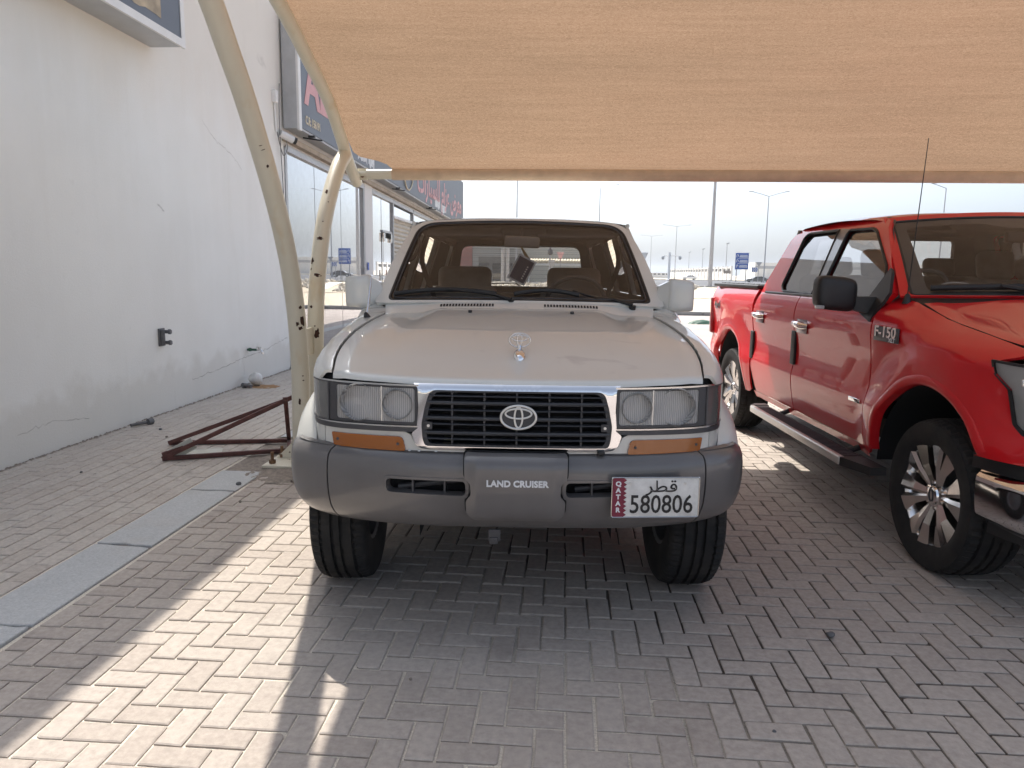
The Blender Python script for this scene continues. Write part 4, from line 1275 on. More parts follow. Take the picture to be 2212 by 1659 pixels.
# dark trim line under the lamps with bright bead
for sp in both([(.405, .889), (.93, .880), (.93, .902), (.405, .908)]):
    panel("lamp_trim", nx(dens(sp, .03)), nose(.014), MT['trim'], lc, step=.03, rim=.025, ctr=CTR)
for sp in both([(.405, .909), (.93, .903), (.93, .909), (.405, .915)]):
    panel("trim_bead", nx(dens(sp, .03)), nose(.018), MT['chrome_dull'], lc, step=.03, rim=.02, ctr=CTR)
for sp in both([(.40, 1.077), (.88, 1.079), (.88, 1.086), (.40, 1.084)]):
    panel("upper_bead", nx(dens(sp, .03)), nose(.018), MT['chrome_dull'], lc, step=.03, rim=.03, ctr=CTR)
panel("hood_gap_seal", nx(dens([(-.9, 1.06), (.9, 1.06), (.9, 1.104), (-.9, 1.104)], .04)), nose(-.018), MT['dark'], lc, step=.05, rim=.02, ctr=CTR)
# headlamps
for k in (1, -1):
    hl = [(.404, .917), (.792, .913), (.792, 1.076), (.404, 1.076)]
    inn = rpoly([(.417, .928), (.757, .926), (.757, 1.067), (.417, 1.068)], .012)
    fl = (lambda p: p) if k > 0 else (lambda p: [(-x, z) for x, z in reversed(p)])
    h = panel("headlight", nx(dens(fl(hl), .03)), nose(.012), MT['trim'], lc, holes=[nx(fl(inn))], step=.03, rim=.05, ctr=CTR)
    panel("lens", nx(fl(rpoly([(.415, .926), (.759, .924), (.759, 1.069), (.415, 1.070)], .012))), nose(.009), MT['lens'], h, step=.02, rim=.004, ctr=CTR)
    panel("lamp_housing", nx(fl([(.40, .915), (.79, .915), (.79, 1.08), (.40, 1.08)])), nose(-.075), MT['silver'], h, step=.05, rim=0, ctr=CTR)
    mb = MB()
    x_, y_ = NOSE.at(NOSE.s_of(.556)); mb.box((x_ * k, y_ + .03, .998), (.006, .075, .146)); mb.build("divider", MT['silver'], h)
    for cx, r in ((.657, .075), (.488, .06)):
        x_, y_ = NOSE.at(NOSE.s_of(cx))
        prof = [(r, -.02), (r * .98, -.012), (r * .9, .012), (r * .7, .035), (r * .42, .052), (r * .2, .058)]
        mb = MB(); mb.lathe(prof, 28, TM(x_ * k, y_, 1.0, Matrix.Rotation(R(-90), 4, 'X'))); mb.build("reflector", MT['chrome'], h, 60)
        mb = MB(); mb.lathe([(r * 1.02, -.028), (r * 1.06, -.02), (r * 1.06, .0), (r * .98, .0), (r * .98, -.02)], 28, TM(x_ * k, y_ + .008, 1.0, Matrix.Rotation(R(-90), 4, 'X'))); mb.build("reflector_rim", MT['silver'], h, 60)
        mb = MB(); mb.lathe([(.001, -.012), (r * .22, -.01), (r * .26, .0), (r * .26, .05)], 16, TM(x_ * k, y_ + .012, 1.0, Matrix.Rotation(R(-90), 4, 'X'))); mb.build("bulb_shield", MT['silver'], h, 40)
    # corner lamp
    cl = rpoly([(.797, .912), (.921, .905), (.9165, .99), (.905, 1.066), (.895, 1.076), (.797, 1.076)], .006)
    c = panel("corner_lamp", nx(dens(fl(cl), .02)), nose(.012), MT['smoked'], lc, step=.02, rim=.03, ctr=CTR)
    c["label"] = "smoked grey corner lamp"
    mb = MB()
    pts = [(NOSE.at(NOSE.s_of(q[0]) )[0] * k, NOSE.at(NOSE.s_of(q[0]))[1] - .014 + .02 * (q[1] - .8), q[1]) for q in dens(cl, .02)]
    mb.ring(pts, .004, 6, up=(.3 * k, -1, 0)); mb.build("lamp_bead", MT['trim'], c)

# chrome surround and grille
oc = [(.425, 1.091), (.402, 1.074), (.399, .99), (.405, .918), (.402, .908), (.428, .886), (.414, .846), (.392, .823), (.36, .817)]
outer = oc + [(-x, z) for x, z in reversed(oc)]
op = [(.352, 1.067), (.372, 1.0), (.387, .925), (.382, .862), (.372, .836)]
opening = rpoly(op + [(-x, z) for x, z in reversed(op)], [.03, .01, .01, .02, .025, .025, .02, .01, .01, .03])
def chro(x, z):
    b = NOSE.at(NOSE.s_of(x))[1]
    roll = .03 * sstep(1.062, 1.10, z) ** 1.5 + .02 * (1 - sstep(.815, .835, z))
    return (x, b - .026 + roll + .02 * (z - .8), z)
panel("grille_surround", rpoly(outer, .008), chro, MT['chrome'], lc, holes=[opening], step=.02, rim=.035, out=(0, -1, 0))
gr = panel("grille", [(x * 1.0, z) for x, z in opening], chro, MT['grille'], lc, holes=[[(x * .955, .949 + (z - .949) * .93) for x, z in opening]], step=.02, rim=.04, out=(0, -1, 0), off=-.006)
def ghw(z): return lerp_tab([(.83, .374), (.862, .380), (.925, .385), (1.0, .372), (1.067, .352)], z)
for z, hh, dd in ((1.043, .0075, .03), (1.015, .019, .034), (.985, .0075, .03), (.952, .019, .034), (.927, .0075, .03), (.891, .019, .034), (.866, .0075, .03)):
    w = ghw(z) * .985; n = 14
    def slat(u, v, w=w, z=z, hh=hh, dd=dd):
        x = -w + 2 * w * u
        yb = NOSE.at(NOSE.s_of(x))[1] - .020
        q = [(dd, hh * .5), (0, hh * .35), (-.002, 0), (0, -hh * .35), (dd, -hh * .5)]
        i = min(4, int(round(v * 4))); return (x, yb + q[i][0], z + q[i][1])
    grid("grille_slat", n, 4, slat, MT['grille'], gr, out=(0, -1, 0), smooth=30)
for x in (-.262, -.131, 0, .131, .262):
    mb = MB(); mb.box((x, NOSE.at(NOSE.s_of(x))[1] + .002, .951), (.0075, .03, .222)); mb.build("grille_rib", MT['grille'], gr)
for s in (-1, 1):
    mb = MB(); mb.box((s * .357, .108, .921), (.03, .02, .03)); q = mb.build("screw_tab", MT['grille'], gr)
    mb = MB(); mb.tube([(s * .357, .099, .921), (s * .357, .095, .921)], .006, 10); mb.build("screw", MT['silver'], gr)
panel("radiator", [(-.40, .80), (.40, .80), (.40, 1.09), (-.40, 1.09)], lambda x, z: (x, .22, z), MT['dark'], lc, step=.2, rim=0, out=(0, -1, 0))
mb = MB(); mb.box((-.285, .175, .853), (.035, .01, .016), None, .003); mb.build("clip", plain("yellow_clip", (.45, .40, .18), .6), lc)
def ell(cx, cz, a, b, y, n=40): return [(cx + a * math.cos(2 * math.pi * k / n), y, cz + b * math.sin(2 * math.pi * k / n)) for k in range(n)]
def emblem(parent, m, cx, y, cz, s, M=None):
    """badge of three ellipses"""
    for a, b, dz, r in ((.071, .0475, 0, .0048), (.0525, .0200, .0150, .0040), (.0160, .042, .0, .0040)):
        mb = MB(); mb.ring(ell(cx, cz + dz * s, a * s, b * s, y), r * s, 8, .6)
        if M: mb.v = [tuple(M @ Vector(p)) for p in mb.v]
        mb.build("badge_ring", m, parent, 60)
em = MB(); em.lathe([(.001, .0), (.070, 0), (.075, .006), (.075, .02)], 40, TM(.007, .086, .963, Matrix.Rotation(R(-90), 4, 'X') @ Matrix.Diagonal((1, .66, 1, 1))))
em = em.build("badge_base", MT['grille'], gr, 40)
emblem(gr, MT['silver'], .007, .083, .963, 1.0)

# ---- bonnet
def he(y): return lerp_tab([(.1, 1.098), (.25, 1.126), (.42, 1.168), (.6, 1.205), (.8, 1.238), (1.0, 1.265), (1.2, 1.289), (1.40, 1.310)], y)     # bonnet edge height
def hw(y): return lerp_tab([(.1, .765), (.24, .776), (.42, .803), (.6, .816), (.85, .814), (1.1, .792), (1.40, .752)], y)         # bonnet half width
def hood(u, v):
    a = (u - .5) * 2
    if v < .06:
        t = v / .06
        dy = .030 * (1 - math.cos(t * math.pi / 2)); dz = -.024 * (1 - math.sin(t * math.pi / 2))
        vv = 0.0
    else:
        vv = (v - .06) / .94; dy = .030; dz = 0
    x0 = a * .776
    yf = NOSE.at(NOSE.s_of(x0))[1] + .0
    y = (yf + dy) * (1 - vv) + (1.335 - .06 * (1 - a * a)) * vv
    x = a * hw(y)
    ax = abs(x)
    crown = lerp_tab([(.1, .004), (.4, .010), (.8, .024), (1.2, .040), (1.4, .044)], y)
    ridge = 1 - sstep(.42 + .12 * (1 - vv), .58 + .10 * (1 - vv), ax)
    z = he(y) + crown * (.62 * ridge + .38 * (1 - a * a)) + dz
    z -= .010 * sstep(.9, 1.0, abs(a)) ** 2
    return (x, y, z)
grid("bonnet", 60, 60, hood, IV, lc, out=(0, 0, 1), smooth=180)
# cowl with slots
def cowl(u, v):
    a = (u - .5) * 2
    yb = 1.338 - .06 * (1 - a * a)
    x = a * lerp_tab([(0, .757), (1, .775)], v)
    z0 = hood(u, 1.0)[2] - .004
    return (x, yb + .002 + .117 * v, z0 + (1.350 + .040 * (1 - a * a) - z0) * v)
grid("cowl_panel", 30, 4, cowl, IV, lc, out=(0, -.3, 1), smooth=180)
for s, xs0 in ((-1, -.44), (1, .145)):
    for k in range(18):
        x = xs0 + k * .0172
        a = x / .757
        y = 1.338 - .06 * (1 - a * a) + .045
        z0 = hood(.5 + a / 2, 1.0)[2] - .004; z = z0 + (1.350 + .040 * (1 - a * a) - z0) * .37
        mb = MB(); mb.box((x, y, z + .0022), (.010, .030, .002), Matrix.Rotation(R(20), 4, 'X')); mb.build("cowl_slot", MT['dark'], lc)
for x in (-.262, .285):
    mb = MB(); p = hood(.5 + x / 1.56, .90); mb.box((p[0], p[1], p[2] + .006), (.02, .024, .014), None, .004); mb.build("washer_jet", MT['black'], lc)
# bonnet ornament
p = hood(.5 + .0045, .25)
oz = p[2]
orn = MB(); orn.lathe([(.001, .02), (.018, .017), (.026, .008), (.028, -.004)], 20, Matrix.Translation((.007, .40, 1.176)) @ Matrix.Rotation(R(16), 4, 'X') @ Matrix.Diagonal((1.0, 1.9, 1.1, 1)))
orn = orn.build("bonnet_ornament", MT['chrome'], lc, 60)
mb = MB(); mb.tube([(.007, .435, 1.18), (.007, .45, 1.216)], .010, 10); mb.build("ornament_stem", MT['chrome'], orn)
emblem(orn, MT['chrome_dull'], .007, .452, 1.240, .66)

# ---- body sides: parameter t runs up the side and then over the shoulder to the bonnet line
def xs(y): return lerp_tab([(.2, .80), (.26, .845), (.32, .882), (.40, .906), (.5, .923), (.65, .932), (.9, .936), (2.5, .938), (4.2, .93), (4.65, .90), (4.78, .85)], y)
TT = .20
def edge_h(y): return he(y) if y < 1.40 else lerp_tab([(1.40, 1.322), (1.5, 1.352), (1.8, 1.362), (4.8, 1.372)], y)
def edge_w(y): return hw(y) + .006 if y < 1.40 else lerp_tab([(1.40, .758), (1.5, .80), (1.7, .835), (4.5, .835), (4.8, .80)], y)
def side(sg):
    def f(y, t):
        e = edge_h(y); zs = e - .11
        if t <= zs:
            x = xs(y) - .014 * ((.95 - t) / .45) ** 2 * (1 if t < .95 else 0)
            return (sg * x, y, t)
        q = min(1.0, (t - zs) / TT) * math.pi / 2
        w = edge_w(y)
        x = w + (xs(y) - w) * max(0, math.cos(q)) ** .62
        z = zs + .11 * max(0, math.sin(q)) ** .75
        return (sg * x, y, z)
    return f
FW, RW, WZ = .80, 3.66, .395
def arch(cy, r, z0, a0=180, a1=0, n=20, cz=WZ + .02):
    """points of a wheel arch from front foot over the top to rear foot at height z0"""
    return [(cy + r * math.cos(R(a0 + (a1 - a0) * k / n)), cz + r * math.sin(R(a0 + (a1 - a0) * k / n))) for k in range(n + 1)]
for sg in (-1, 1):
    t_top = [(y, edge_h(y) - .11 + TT) for y in [1.41 - .1 * k for k in range(12)]]       # bonnet line from the rear forwards
    fr_edge = [(.27, 1.14 + .065), (.30, 1.095), (.36, 1.066), (.408, 1.05), (.425, 1.0), (.43, .92), (.435, .88), (.30, .88), (.262, .872), (.262, .78), (.36, .78)]
    fpts = [(1.41, .56)] + t_top + [(.246, edge_h(.246) - .11 + TT), (.252, 1.12), (.264, 1.083), (.30, 1.079), (.36, 1.075), (.405, 1.071), (.428, 1.04), (.43, .92), (.44, .79)]
    ar = arch(FW, .50, 0, 152, 8)
    fpts = fpts + ar + [(1.30, .47), (1.41, .47)]
    panel("front_fender", fpts, side(sg), IV, lc, step=.045, rim=.014, ctr=(0, .9, .6), bstep=.03)
    lo = [(.262, .785), (.42, .785), (.43, .885), (.262, .878)]
    # small body piece beside the apron under the corner lamp
    panel("fender_corner", [(NOSE.s_of(.824) * 1, .777), (NOSE.S, .79), (NOSE.S, .885), (NOSE.s_of(.824), .882)] if sg > 0 else [(-NOSE.S, .79), (-NOSE.s_of(.824), .777), (-NOSE.s_of(.824), .882), (-NOSE.S, .885)], nose(.0), IV, lc, step=.03, rim=.02, ctr=CTR)
    d1 = [(1.425, .50), (2.50, .50), (2.50, edge_h(2.5) - .11 + TT), (1.425, edge_h(1.43) - .11 + TT)]
    panel("front_door", dens(d1, .05), side(sg), IV, lc, step=.07, rim=.014, ctr=(0, 2, .6))
    d2 = [(2.515, .50), (3.10, .50)] + [(3.16, .62), (3.3, .80), (3.42, .92)] + [(3.42, edge_h(3.4) - .11 + TT), (2.515, edge_h(2.5) - .11 + TT)]
    panel("rear_door", dens(d2, .05), side(sg), IV, lc, step=.07, rim=.014, ctr=(0, 3, .6))
    q = [(3.435, edge_h(3.5) - .11 + TT), (3.435, .91)] + arch(RW, .50, 0, 110, 10) + [(4.30, .50), (4.76, .55), (4.76, edge_h(4.7) - .11 + TT)]
    panel("rear_quarter", dens(q, .05), side(sg), IV, lc, step=.07, rim=.014, ctr=(0, 3.7, .6))
    # wheel-arch flares
    for cy, a0, a1 in ((FW, 141, 6), (RW, 174, 6)):
        def flare(u, v, cy=cy, a0=a0, a1=a1, sg=sg):
            a = R(a0 + (a1 - a0) * u)
            prof = [(.605, .920), (.588, .946), (.562, .978), (.525, 1.004), (.490, 1.014), (.462, 1.012), (.455, .998), (.470, .93)]
            r, x = prof[min(7, int(round(v * 7)))]
            rr_ = r
            y = cy + rr_ * math.cos(a); z = WZ + .02 + rr_ * math.sin(a)
            k = sstep(.0, .25, (cy - y) if cy == FW else 0)
            if cy == FW and y < .62: x = x - (1 - sstep(.36, .62, y)) * (.918 - xs(max(.27, y)) + .012) * (1 if v < .3 else .45)
            return (sg * x, y, z)
        grid("arch_flare", 36, 7, flare, IV, lc, out=None, smooth=70)
    for cy in (FW, RW):
        mb = MB()
        pr = [(.49, .30), (.49, .925)]
        n = 24; vs = []; fs = []
        for k in range(n + 1):
            a = R(148 - 150 * k / n)
            for x in (.45, .93): vs.append((sg * x, cy + .495 * math.cos(a), WZ + .02 + .495 * math.sin(a)))
        for k in range(n): fs.append((2 * k, 2 * k + 1, 2 * k + 3, 2 * k + 2))
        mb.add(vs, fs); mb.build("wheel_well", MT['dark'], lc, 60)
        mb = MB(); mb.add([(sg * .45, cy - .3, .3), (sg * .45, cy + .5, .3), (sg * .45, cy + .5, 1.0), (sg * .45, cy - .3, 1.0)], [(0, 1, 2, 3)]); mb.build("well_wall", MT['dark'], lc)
    mb = MB(); mb.box((sg * .90, 2.25, .45), (.08, 1.9, .10), None, .02); mb.build("sill", MT['bumper'], lc)
    mb = MB(); mb.box((sg * .945, 2.28, 1.06), (.03, .16, .035), None, .01); mb.build("door_handle", MT['chrome_dull'], lc)

# ---- bumper
BUM = Path([(0, .052), (.25, .054), (.45, .068), (.60, .096), (.72, .132), (.82, .176), (.905, .228), (.968, .29), (1.003, .36), (1.018, .44), (1.022, .54)])
def bprof(z): return lerp_tab([(.47, .105), (.492, .070), (.53, .034), (.58, .012), (.64, .002), (.70, .0), (.752, .004), (.785, .016), (.803, .040), (.812, .075)], z)
def bump_(off=0.0):
    def f(s, z):
        x, y = BUM.at(s)
        x2, y2 = BUM.at(s + .01 * (1 if s >= 0 else -1))
        tx, ty = x2 - x, y2 - y; l = math.hypot(tx, ty)
        nxv, nyv = (-ty / l, tx / l) if s < 0 else (ty / l, -tx / l)
        o = off - bprof(z)
        zz = z
        if abs(s) > .8: zz = z + .0 * (abs(s) - .8)
        return (x + nxv * o, y + nyv * o, zz)
    return f
def bx(pts): return [(BUM.s_of(x), z) for x, z in pts]
SS = BUM.s_of(.79)
def bot(s): return .487 + .045 * sstep(SS, BUM.S, abs(s)) 
slotL = rpoly([(-.53, .647), (-.20, .640), (-.20, .706), (-.53, .708)], .022)
slotR = [(-x, z) for x, z in reversed(slotL)]
n = 24
ring = [(-SS + .004 + 2 * (SS - .004) * k / n, bot(0)) for k in range(n + 1)] + [(SS - .004 - 2 * (SS - .004) * k / n, .812) for k in range(n + 1)]
panel("bumper", ring, bump_(), MT['bumper'], lc, holes=[bx(slotL), bx(slotR)], step=.026, rim=.02, ctr=(0, 1.2, .65), bstep=.02)
for sg in (-1, 1):
    e = [(SS + .004, bot(SS)), (BUM.s_of(.9), bot(BUM.s_of(.9))), (BUM.S, .535), (BUM.S, .80), (BUM.s_of(.96), .812), (SS + .004, .812)]
    if sg < 0: e = [(-a, b) for a, b in reversed(e)]
    panel("bumper_end", dens(e, .04), bump_(), MT['bumper'], lc, step=.028, rim=.02, ctr=(0, 1.2, .65), bstep=.02)
    # slot lining
    hole = slotL if sg < 0 else slotR
    lip = [(x * 1.0, z) for x, z in hole]
    cxs = sum(p[0] for p in hole) / len(hole); czs = sum(p[1] for p in hole) / len(hole)
    big = [(cxs + (x - cxs) * 1.06, czs + (z - czs) * 1.28) for x, z in hole]
    panel("slot_frame", bx(big), bump_(.004), MT['bumper'], lc, holes=[bx([(cxs + (x - cxs) * .985, czs + (z - czs) * .93) for x, z in hole])], step=.03, rim=.05, ctr=(0, 1.2, .65), bstep=.02)
    mb = MB(); mb.box((cxs, .16, czs), (.40, .01, .12)); mb.build("slot_back", MT['dark'], lc)
    for dx in (-.055, .075):
        mb = MB(); mb.box((cxs + dx, .105, czs), (.008, .05, .07)); mb.build("slot_rib", MT['trim'], lc)
    mb = MB(); mb.tube([(cxs - .12, .13, czs - .02), (cxs + .16, .12, czs + .02)], .012, 8); mb.build("slot_pipe", MT['trim'], lc)
mb = MB()
cs = [BUM.at(-BUM.s_of(.99) + 2 * BUM.s_of(.99) * k / 40) for k in range(41)]
for k in range(40):
    (xa, ya), (xb, yb) = cs[k], cs[k + 1]
    mb.add([(xa * .985, ya + .055, .806), (xb * .985, yb + .055, .806), (xb * .93, min(yb + .2, .5), .790), (xa * .93, min(ya + .2, .5), .790)], [(0, 1, 2, 3)])
mb.build("bumper_top", MT['bumper'], lc, 60)
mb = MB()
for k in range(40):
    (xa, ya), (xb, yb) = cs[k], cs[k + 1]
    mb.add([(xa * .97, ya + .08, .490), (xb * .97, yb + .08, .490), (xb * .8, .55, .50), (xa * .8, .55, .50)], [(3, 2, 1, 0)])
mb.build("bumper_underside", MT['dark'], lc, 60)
# centre shield
cen = [(-.200, .822), (.200, .822), (.207, .812), (.204, .72), (.182, .708), (.178, .655), (.200, .635), (.197, .575), (.165, .548), (-.165, .548), (-.197, .575), (-.200, .635), (-.178, .655), (-.182, .708), (-.204, .72), (-.207, .812)]
def shield(x, z):
    b = BUM.at(BUM.s_of(x))[1]
    k = lerp_tab([(.54, .012), (.56, -.008), (.60, -.022), (.70, -.028), (.775, -.026), (.80, -.012), (.818, .02), (.83, .05)], z) - .020
    k += .012 * sstep(.15, .21, abs(x))
    return (x, b + k, z)
panel("cover_side_shadow", rpoly([(x * 1.035, .69 + (z - .69) * 1.012) for x, z in cen], .014), lambda x, z: (x, BUM.at(BUM.s_of(x))[1] + bprof(min(z, .80)) - .003, z), MT['dark'], lc, step=.03, rim=.004, out=(0, -1, 0))  # dark outline sheet paints the side shadow round the centre cover
panel("winch_cover", rpoly(cen, .014), shield, MT['bumper'], lc, step=.02, rim=.05, out=(0, -1, 0))
text("name_letters", "LAND CRUISER", .0355, MT['sign_white'], lc, TM(.006, .0020, .710, FRONT), .003, 1.0, .0014, 'CENTER', 1.02)
for x, z in ((-.40, .80), (-.33, .80), (.52, .80), (.62, .80), (-.44, .795)):
    mb = MB(); y_ = BUM.at(BUM.s_of(x))[1]; mb.lathe([(.001, .008), (.006, .006), (.008, 0)], 10, Matrix.Translation((x, y_ + .07, .806))); mb.build("bumper_bolt", MT['silver'], lc)
mb = MB(); mb.box((.345, .105, .818), (.03, .03, .02), None, .006); mb.build("washer_nozzle", MT['black'], lc)
# number plate
npl = MB(); npl.box((.561, .040, .656), (.356, .008, .166), Matrix.Rotation(R(4.0), 4, 'Z'), .003)
npl = npl.build("number_plate", MT['plate'], lc)
PM = Matrix.Translation((.561, .0352, .656)) @ Matrix.Rotation(R(4.0), 4, 'Z')
mb = MB(); mb.ring([(PM @ Vector((x, 0, z)))[:] for x, z in rpoly([(-.177, -.082), (.177, -.082), (.177, .082), (-.177, .082)], .01)], .0024, 6); mb.build("plate_rim", MT['chrome_dull'], npl)
zig = [(-.175, -.080), (-.130, -.080)]
zz = -.080
for k in range(9):
    zig += [(-.118, zz + .0089), (-.130, zz + .0178)]; zz += .0178
zig += [(-.175, .080)]
mb = MB(); mb.prism(zig, 0, .0012, PM @ TM(0, 0, 0, FRONT)); mb.build("plate_band", MT['maroon'], npl)
for k, ch in enumerate("QATAR"):
    text("plate_letter", ch, .026, MT['sign_white'], npl, PM @ TM(-.152, -.0016, .056 - k * .027, FRONT), .0006, 1.05, .0012)
text("plate_number", "580806", .106, MT['ink'], npl, PM @ TM(.024, -.0004, -.032, FRONT), .0012, .82, .0008, 'CENTER', 1.0)
text("plate_script", "\uFEAE\uFEC4\uFED7", .066, MT['ink'], npl, PM @ TM(.025, -.0004, .043, FRONT), .0012, 1.25, .0005)
for s in (-.105, .118):
    mb = MB(); mb.tube([(PM @ Vector((s, 0, .058)))[:], (PM @ Vector((s, -.003, .058)))[:]], .005, 8); mb.build("plate_screw", MT['silver'], npl)

# ---- underside and running gear
mb = MB(); mb.box((0, 2.5, .50), (1.1, 4.0, .16)); mb.build("chassis", MT['dark'], lc)
mb = MB(); mb.box((0, .62, .60), (.9, .5, .2)); mb.build("cross_member", MT['dark'], lc)
mb = MB(); mb.tube([(-.8, FW, .40), (.8, FW, .40)], .05, 12); mb.lathe([(.01, -.1), (.1, -.08), (.13, 0), (.1, .08), (.01, .1)], 14, TM(.18, FW, .40, Matrix())); mb.build("front_axle", MT['dark'], lc, 60)
mb = MB(); mb.tube([(-.8, RW, .40), (.8, RW, .40)], .05, 12); mb.build("rear_axle", MT['dark'], lc, 60)
for x in (-.47, .50):
    mb = MB(); mb.tube([(x + .05 * math.cos(R(180 + 18 * k)), .27, .487 + .032 * math.sin(R(180 + 18 * k))) for k in range(11)], .009, 8); mb.build("tow_loop", MT['trim'], lc, 60)
mb = MB(); mb.box((-.085, .10, .463), (.05, .012, .05), None, .003); mb.box((-.088, .095, .44), (.036, .01, .03), None, .003); mb.build("hanging_bracket", MT['trim'], lc)
mb = MB(); mb.box((.30, .35, .478), (.34, .2, .02), None, .005); mb.build("skid_plate", MT['galv'], lc)

def tyre_mesh(name, r, w, rim_r, ntread=64, lugs=True):
    """tread with grooves and block gaps; axis is local x"""
    h = w / 2
    prof = []          # (radius, across, groove?)
    tr = [(-h * .86, r - .012), (-h * .62, r - .002), (-h * .60, r - .014), (-h * .52, r - .014), (-h * .50, r), (-h * .22, r + .001), (-h * .20, r - .014), (-h * .11, r - .014), (-h * .09, r + .001)]
    tr = tr + [(-a, b) for a, b in reversed(tr)]
    sw = [(-h * .80, rim_r - .012), (-h * .88, rim_r + .004), (-h * .97, rim_r + (r - rim_r) * .30), (-h * 1.0, rim_r + (r - rim_r) * .55), (-h * .97, rim_r + (r - rim_r) * .82), (-h * .92, r - .022)]
    prof = sw + tr + [(-a, b) for a, b in reversed(sw)]
    N = ntread * 3
    ns = len(sw)
    def fn(j, k, rr_):
        if not lugs: return rr_
        i = j - ns
        if 0 <= i < len(tr):
            side_ = abs(tr[i][0]) / h
            ph = 0 if tr[i][0] < 0 else 1
            if side_ > .5 and (k + ph) % 3 == 0: return rr_ - .009
            if side_ < .5 and (k + i) % 6 == 0: return rr_ - .006
        elif i in (-1, len(tr)) and k % 3 == 0: return rr_ - .005
        return rr_
    mb = MB(); mb.lathe([(b, a) for a, b in prof], N, Matrix.Rotation(R(90), 4, 'Y'), fn)
    me = mb.mesh(name)
    return me
LT = tyre_mesh("tyre", .400, .265, .215)
LT.materials.append(MT['rubber']); LT.polygons.foreach_set("use_smooth", [True] * len(LT.polygons)); LT.set_sharp_from_angle(angle=R(28))
def lc_wheel(x, y, steer):
    w = bpy.data.objects.new("wheel", None); COL.objects.link(w); w.parent = lc; w.location = (x, y, .394); w.rotation_euler = (0, 0, R(steer) + (math.pi if x < 0 else 0))
    o = bpy.data.objects.new("tyre", LT); COL.objects.link(o); o.parent = w
    mb = MB(); MX = Matrix.Rotation(R(90), 4, 'Y')
    mb.lathe([(.21, -.11), (.19, -.10), (.19, .06), (.215, .105), (.225, .11), (.21, .10), (.17, .07), (.10, .085), (.05, .10), (.001, .10)], 32, MX); mb.build("rim", MT['dim_grey'], w, 40)
    mb = MB()
    mb.lathe([(.14, -.02), (.14, .0)], 20, MX, None, True); mb.build("brake_disc", MT['dim_grey'], w)
for x in (-.832, .832):
    lc_wheel(x, FW, 1.5); lc_wheel(x, RW, 0)

# ---- greenhouse
def ws(u, v):
    """windscreen surface; u across -1..1, v from cowl 0 to header 1"""
    hwid = .782 + (.672 - .782) * v
    x = u * hwid
    bow = (1 - u * u)
    y = 1.452 + (2.075 - 1.452) * v - (.085 - .03 * v) * bow
    z = 1.362 + (1.846 - 1.362) * v + .012 * bow * (1 - v) + .022 * bow * v + .018 * math.sin(math.pi * v)
    return (x, y, z)
gl = rpoly([(-.965, .015), (.965, .015), (.955, .975), (-.955, .975)], [.05, .05, .17, .17], 8)
glm = [(x, y) for x, y in gl]
panel("windscreen", dens(gl, .05), ws, MT['windscreen'], lc, step=.07, rim=0, out=(0, -1, .5))
og = rpoly([(-1.068, -.02), (1.068, -.02), (1.060, .5), (1.012, 1.018), (-1.012, 1.018), (-1.060, .5)], [.03, .03, .1, .16, .16, .1], 8)
panel("windscreen_surround", dens(og, .05), ws, IV, lc, holes=[dens([(x * 1.012, .5 + (y - .5) * 1.022) for x, y in gl], .05)], step=.06, rim=.02, out=(0, -1, .5), off=.006)
mb = MB(); mb.ring([ws(*p) for p in dens([(x * 1.004, .5 + (y - .5) * 1.008) for x, y in gl], .05)], .010, 8, .8, up=(0, -.7, .7)); mb.build("windscreen_seal", MT['black'], lc, 60)
mb = MB(); mb.ring([(lambda q: (q[0], q[1] - .007, q[2] + .004))(ws(*p)) for p in dens([(x * .978, .5 + (y - .5) * .965) for x, y in gl], .05)], .0035, 6, up=(0, -.7, .7)); mb.build("seal_bead", MT['trim'], lc, 60)
def gx(z, y=2.5): return .838 - (.838 - .690) * ((z - 1.36) / .49) ** 1.15 if z > 1.36 else .838
def gside(sg, inset=0.0):
    def f(y, z):
        k = .02 * sstep(4.0, 4.75, y) * 2
        return (sg * (gx(z) - k - inset), y, z)
    return f
sideo = [(1.47, 1.35), (4.76, 1.36), (4.70, 1.60), (4.60, 1.80), (4.52, 1.845), (2.10, 1.850), (2.02, 1.80)]
holes = [rpoly([(1.68, 1.395), (1.97, 1.395), (1.97, 1.66), (1.93, 1.67)], .03), rpoly([(2.02, 1.395), (2.44, 1.395), (2.42, 1.795), (2.16, 1.795), (2.02, 1.70)], .04), rpoly([(2.56, 1.395), (3.36, 1.395), (3.34, 1.795), (2.58, 1.795)], .05), rpoly([(3.50, 1.395), (4.54, 1.395), (4.46, 1.79), (3.50, 1.795)], .07)]
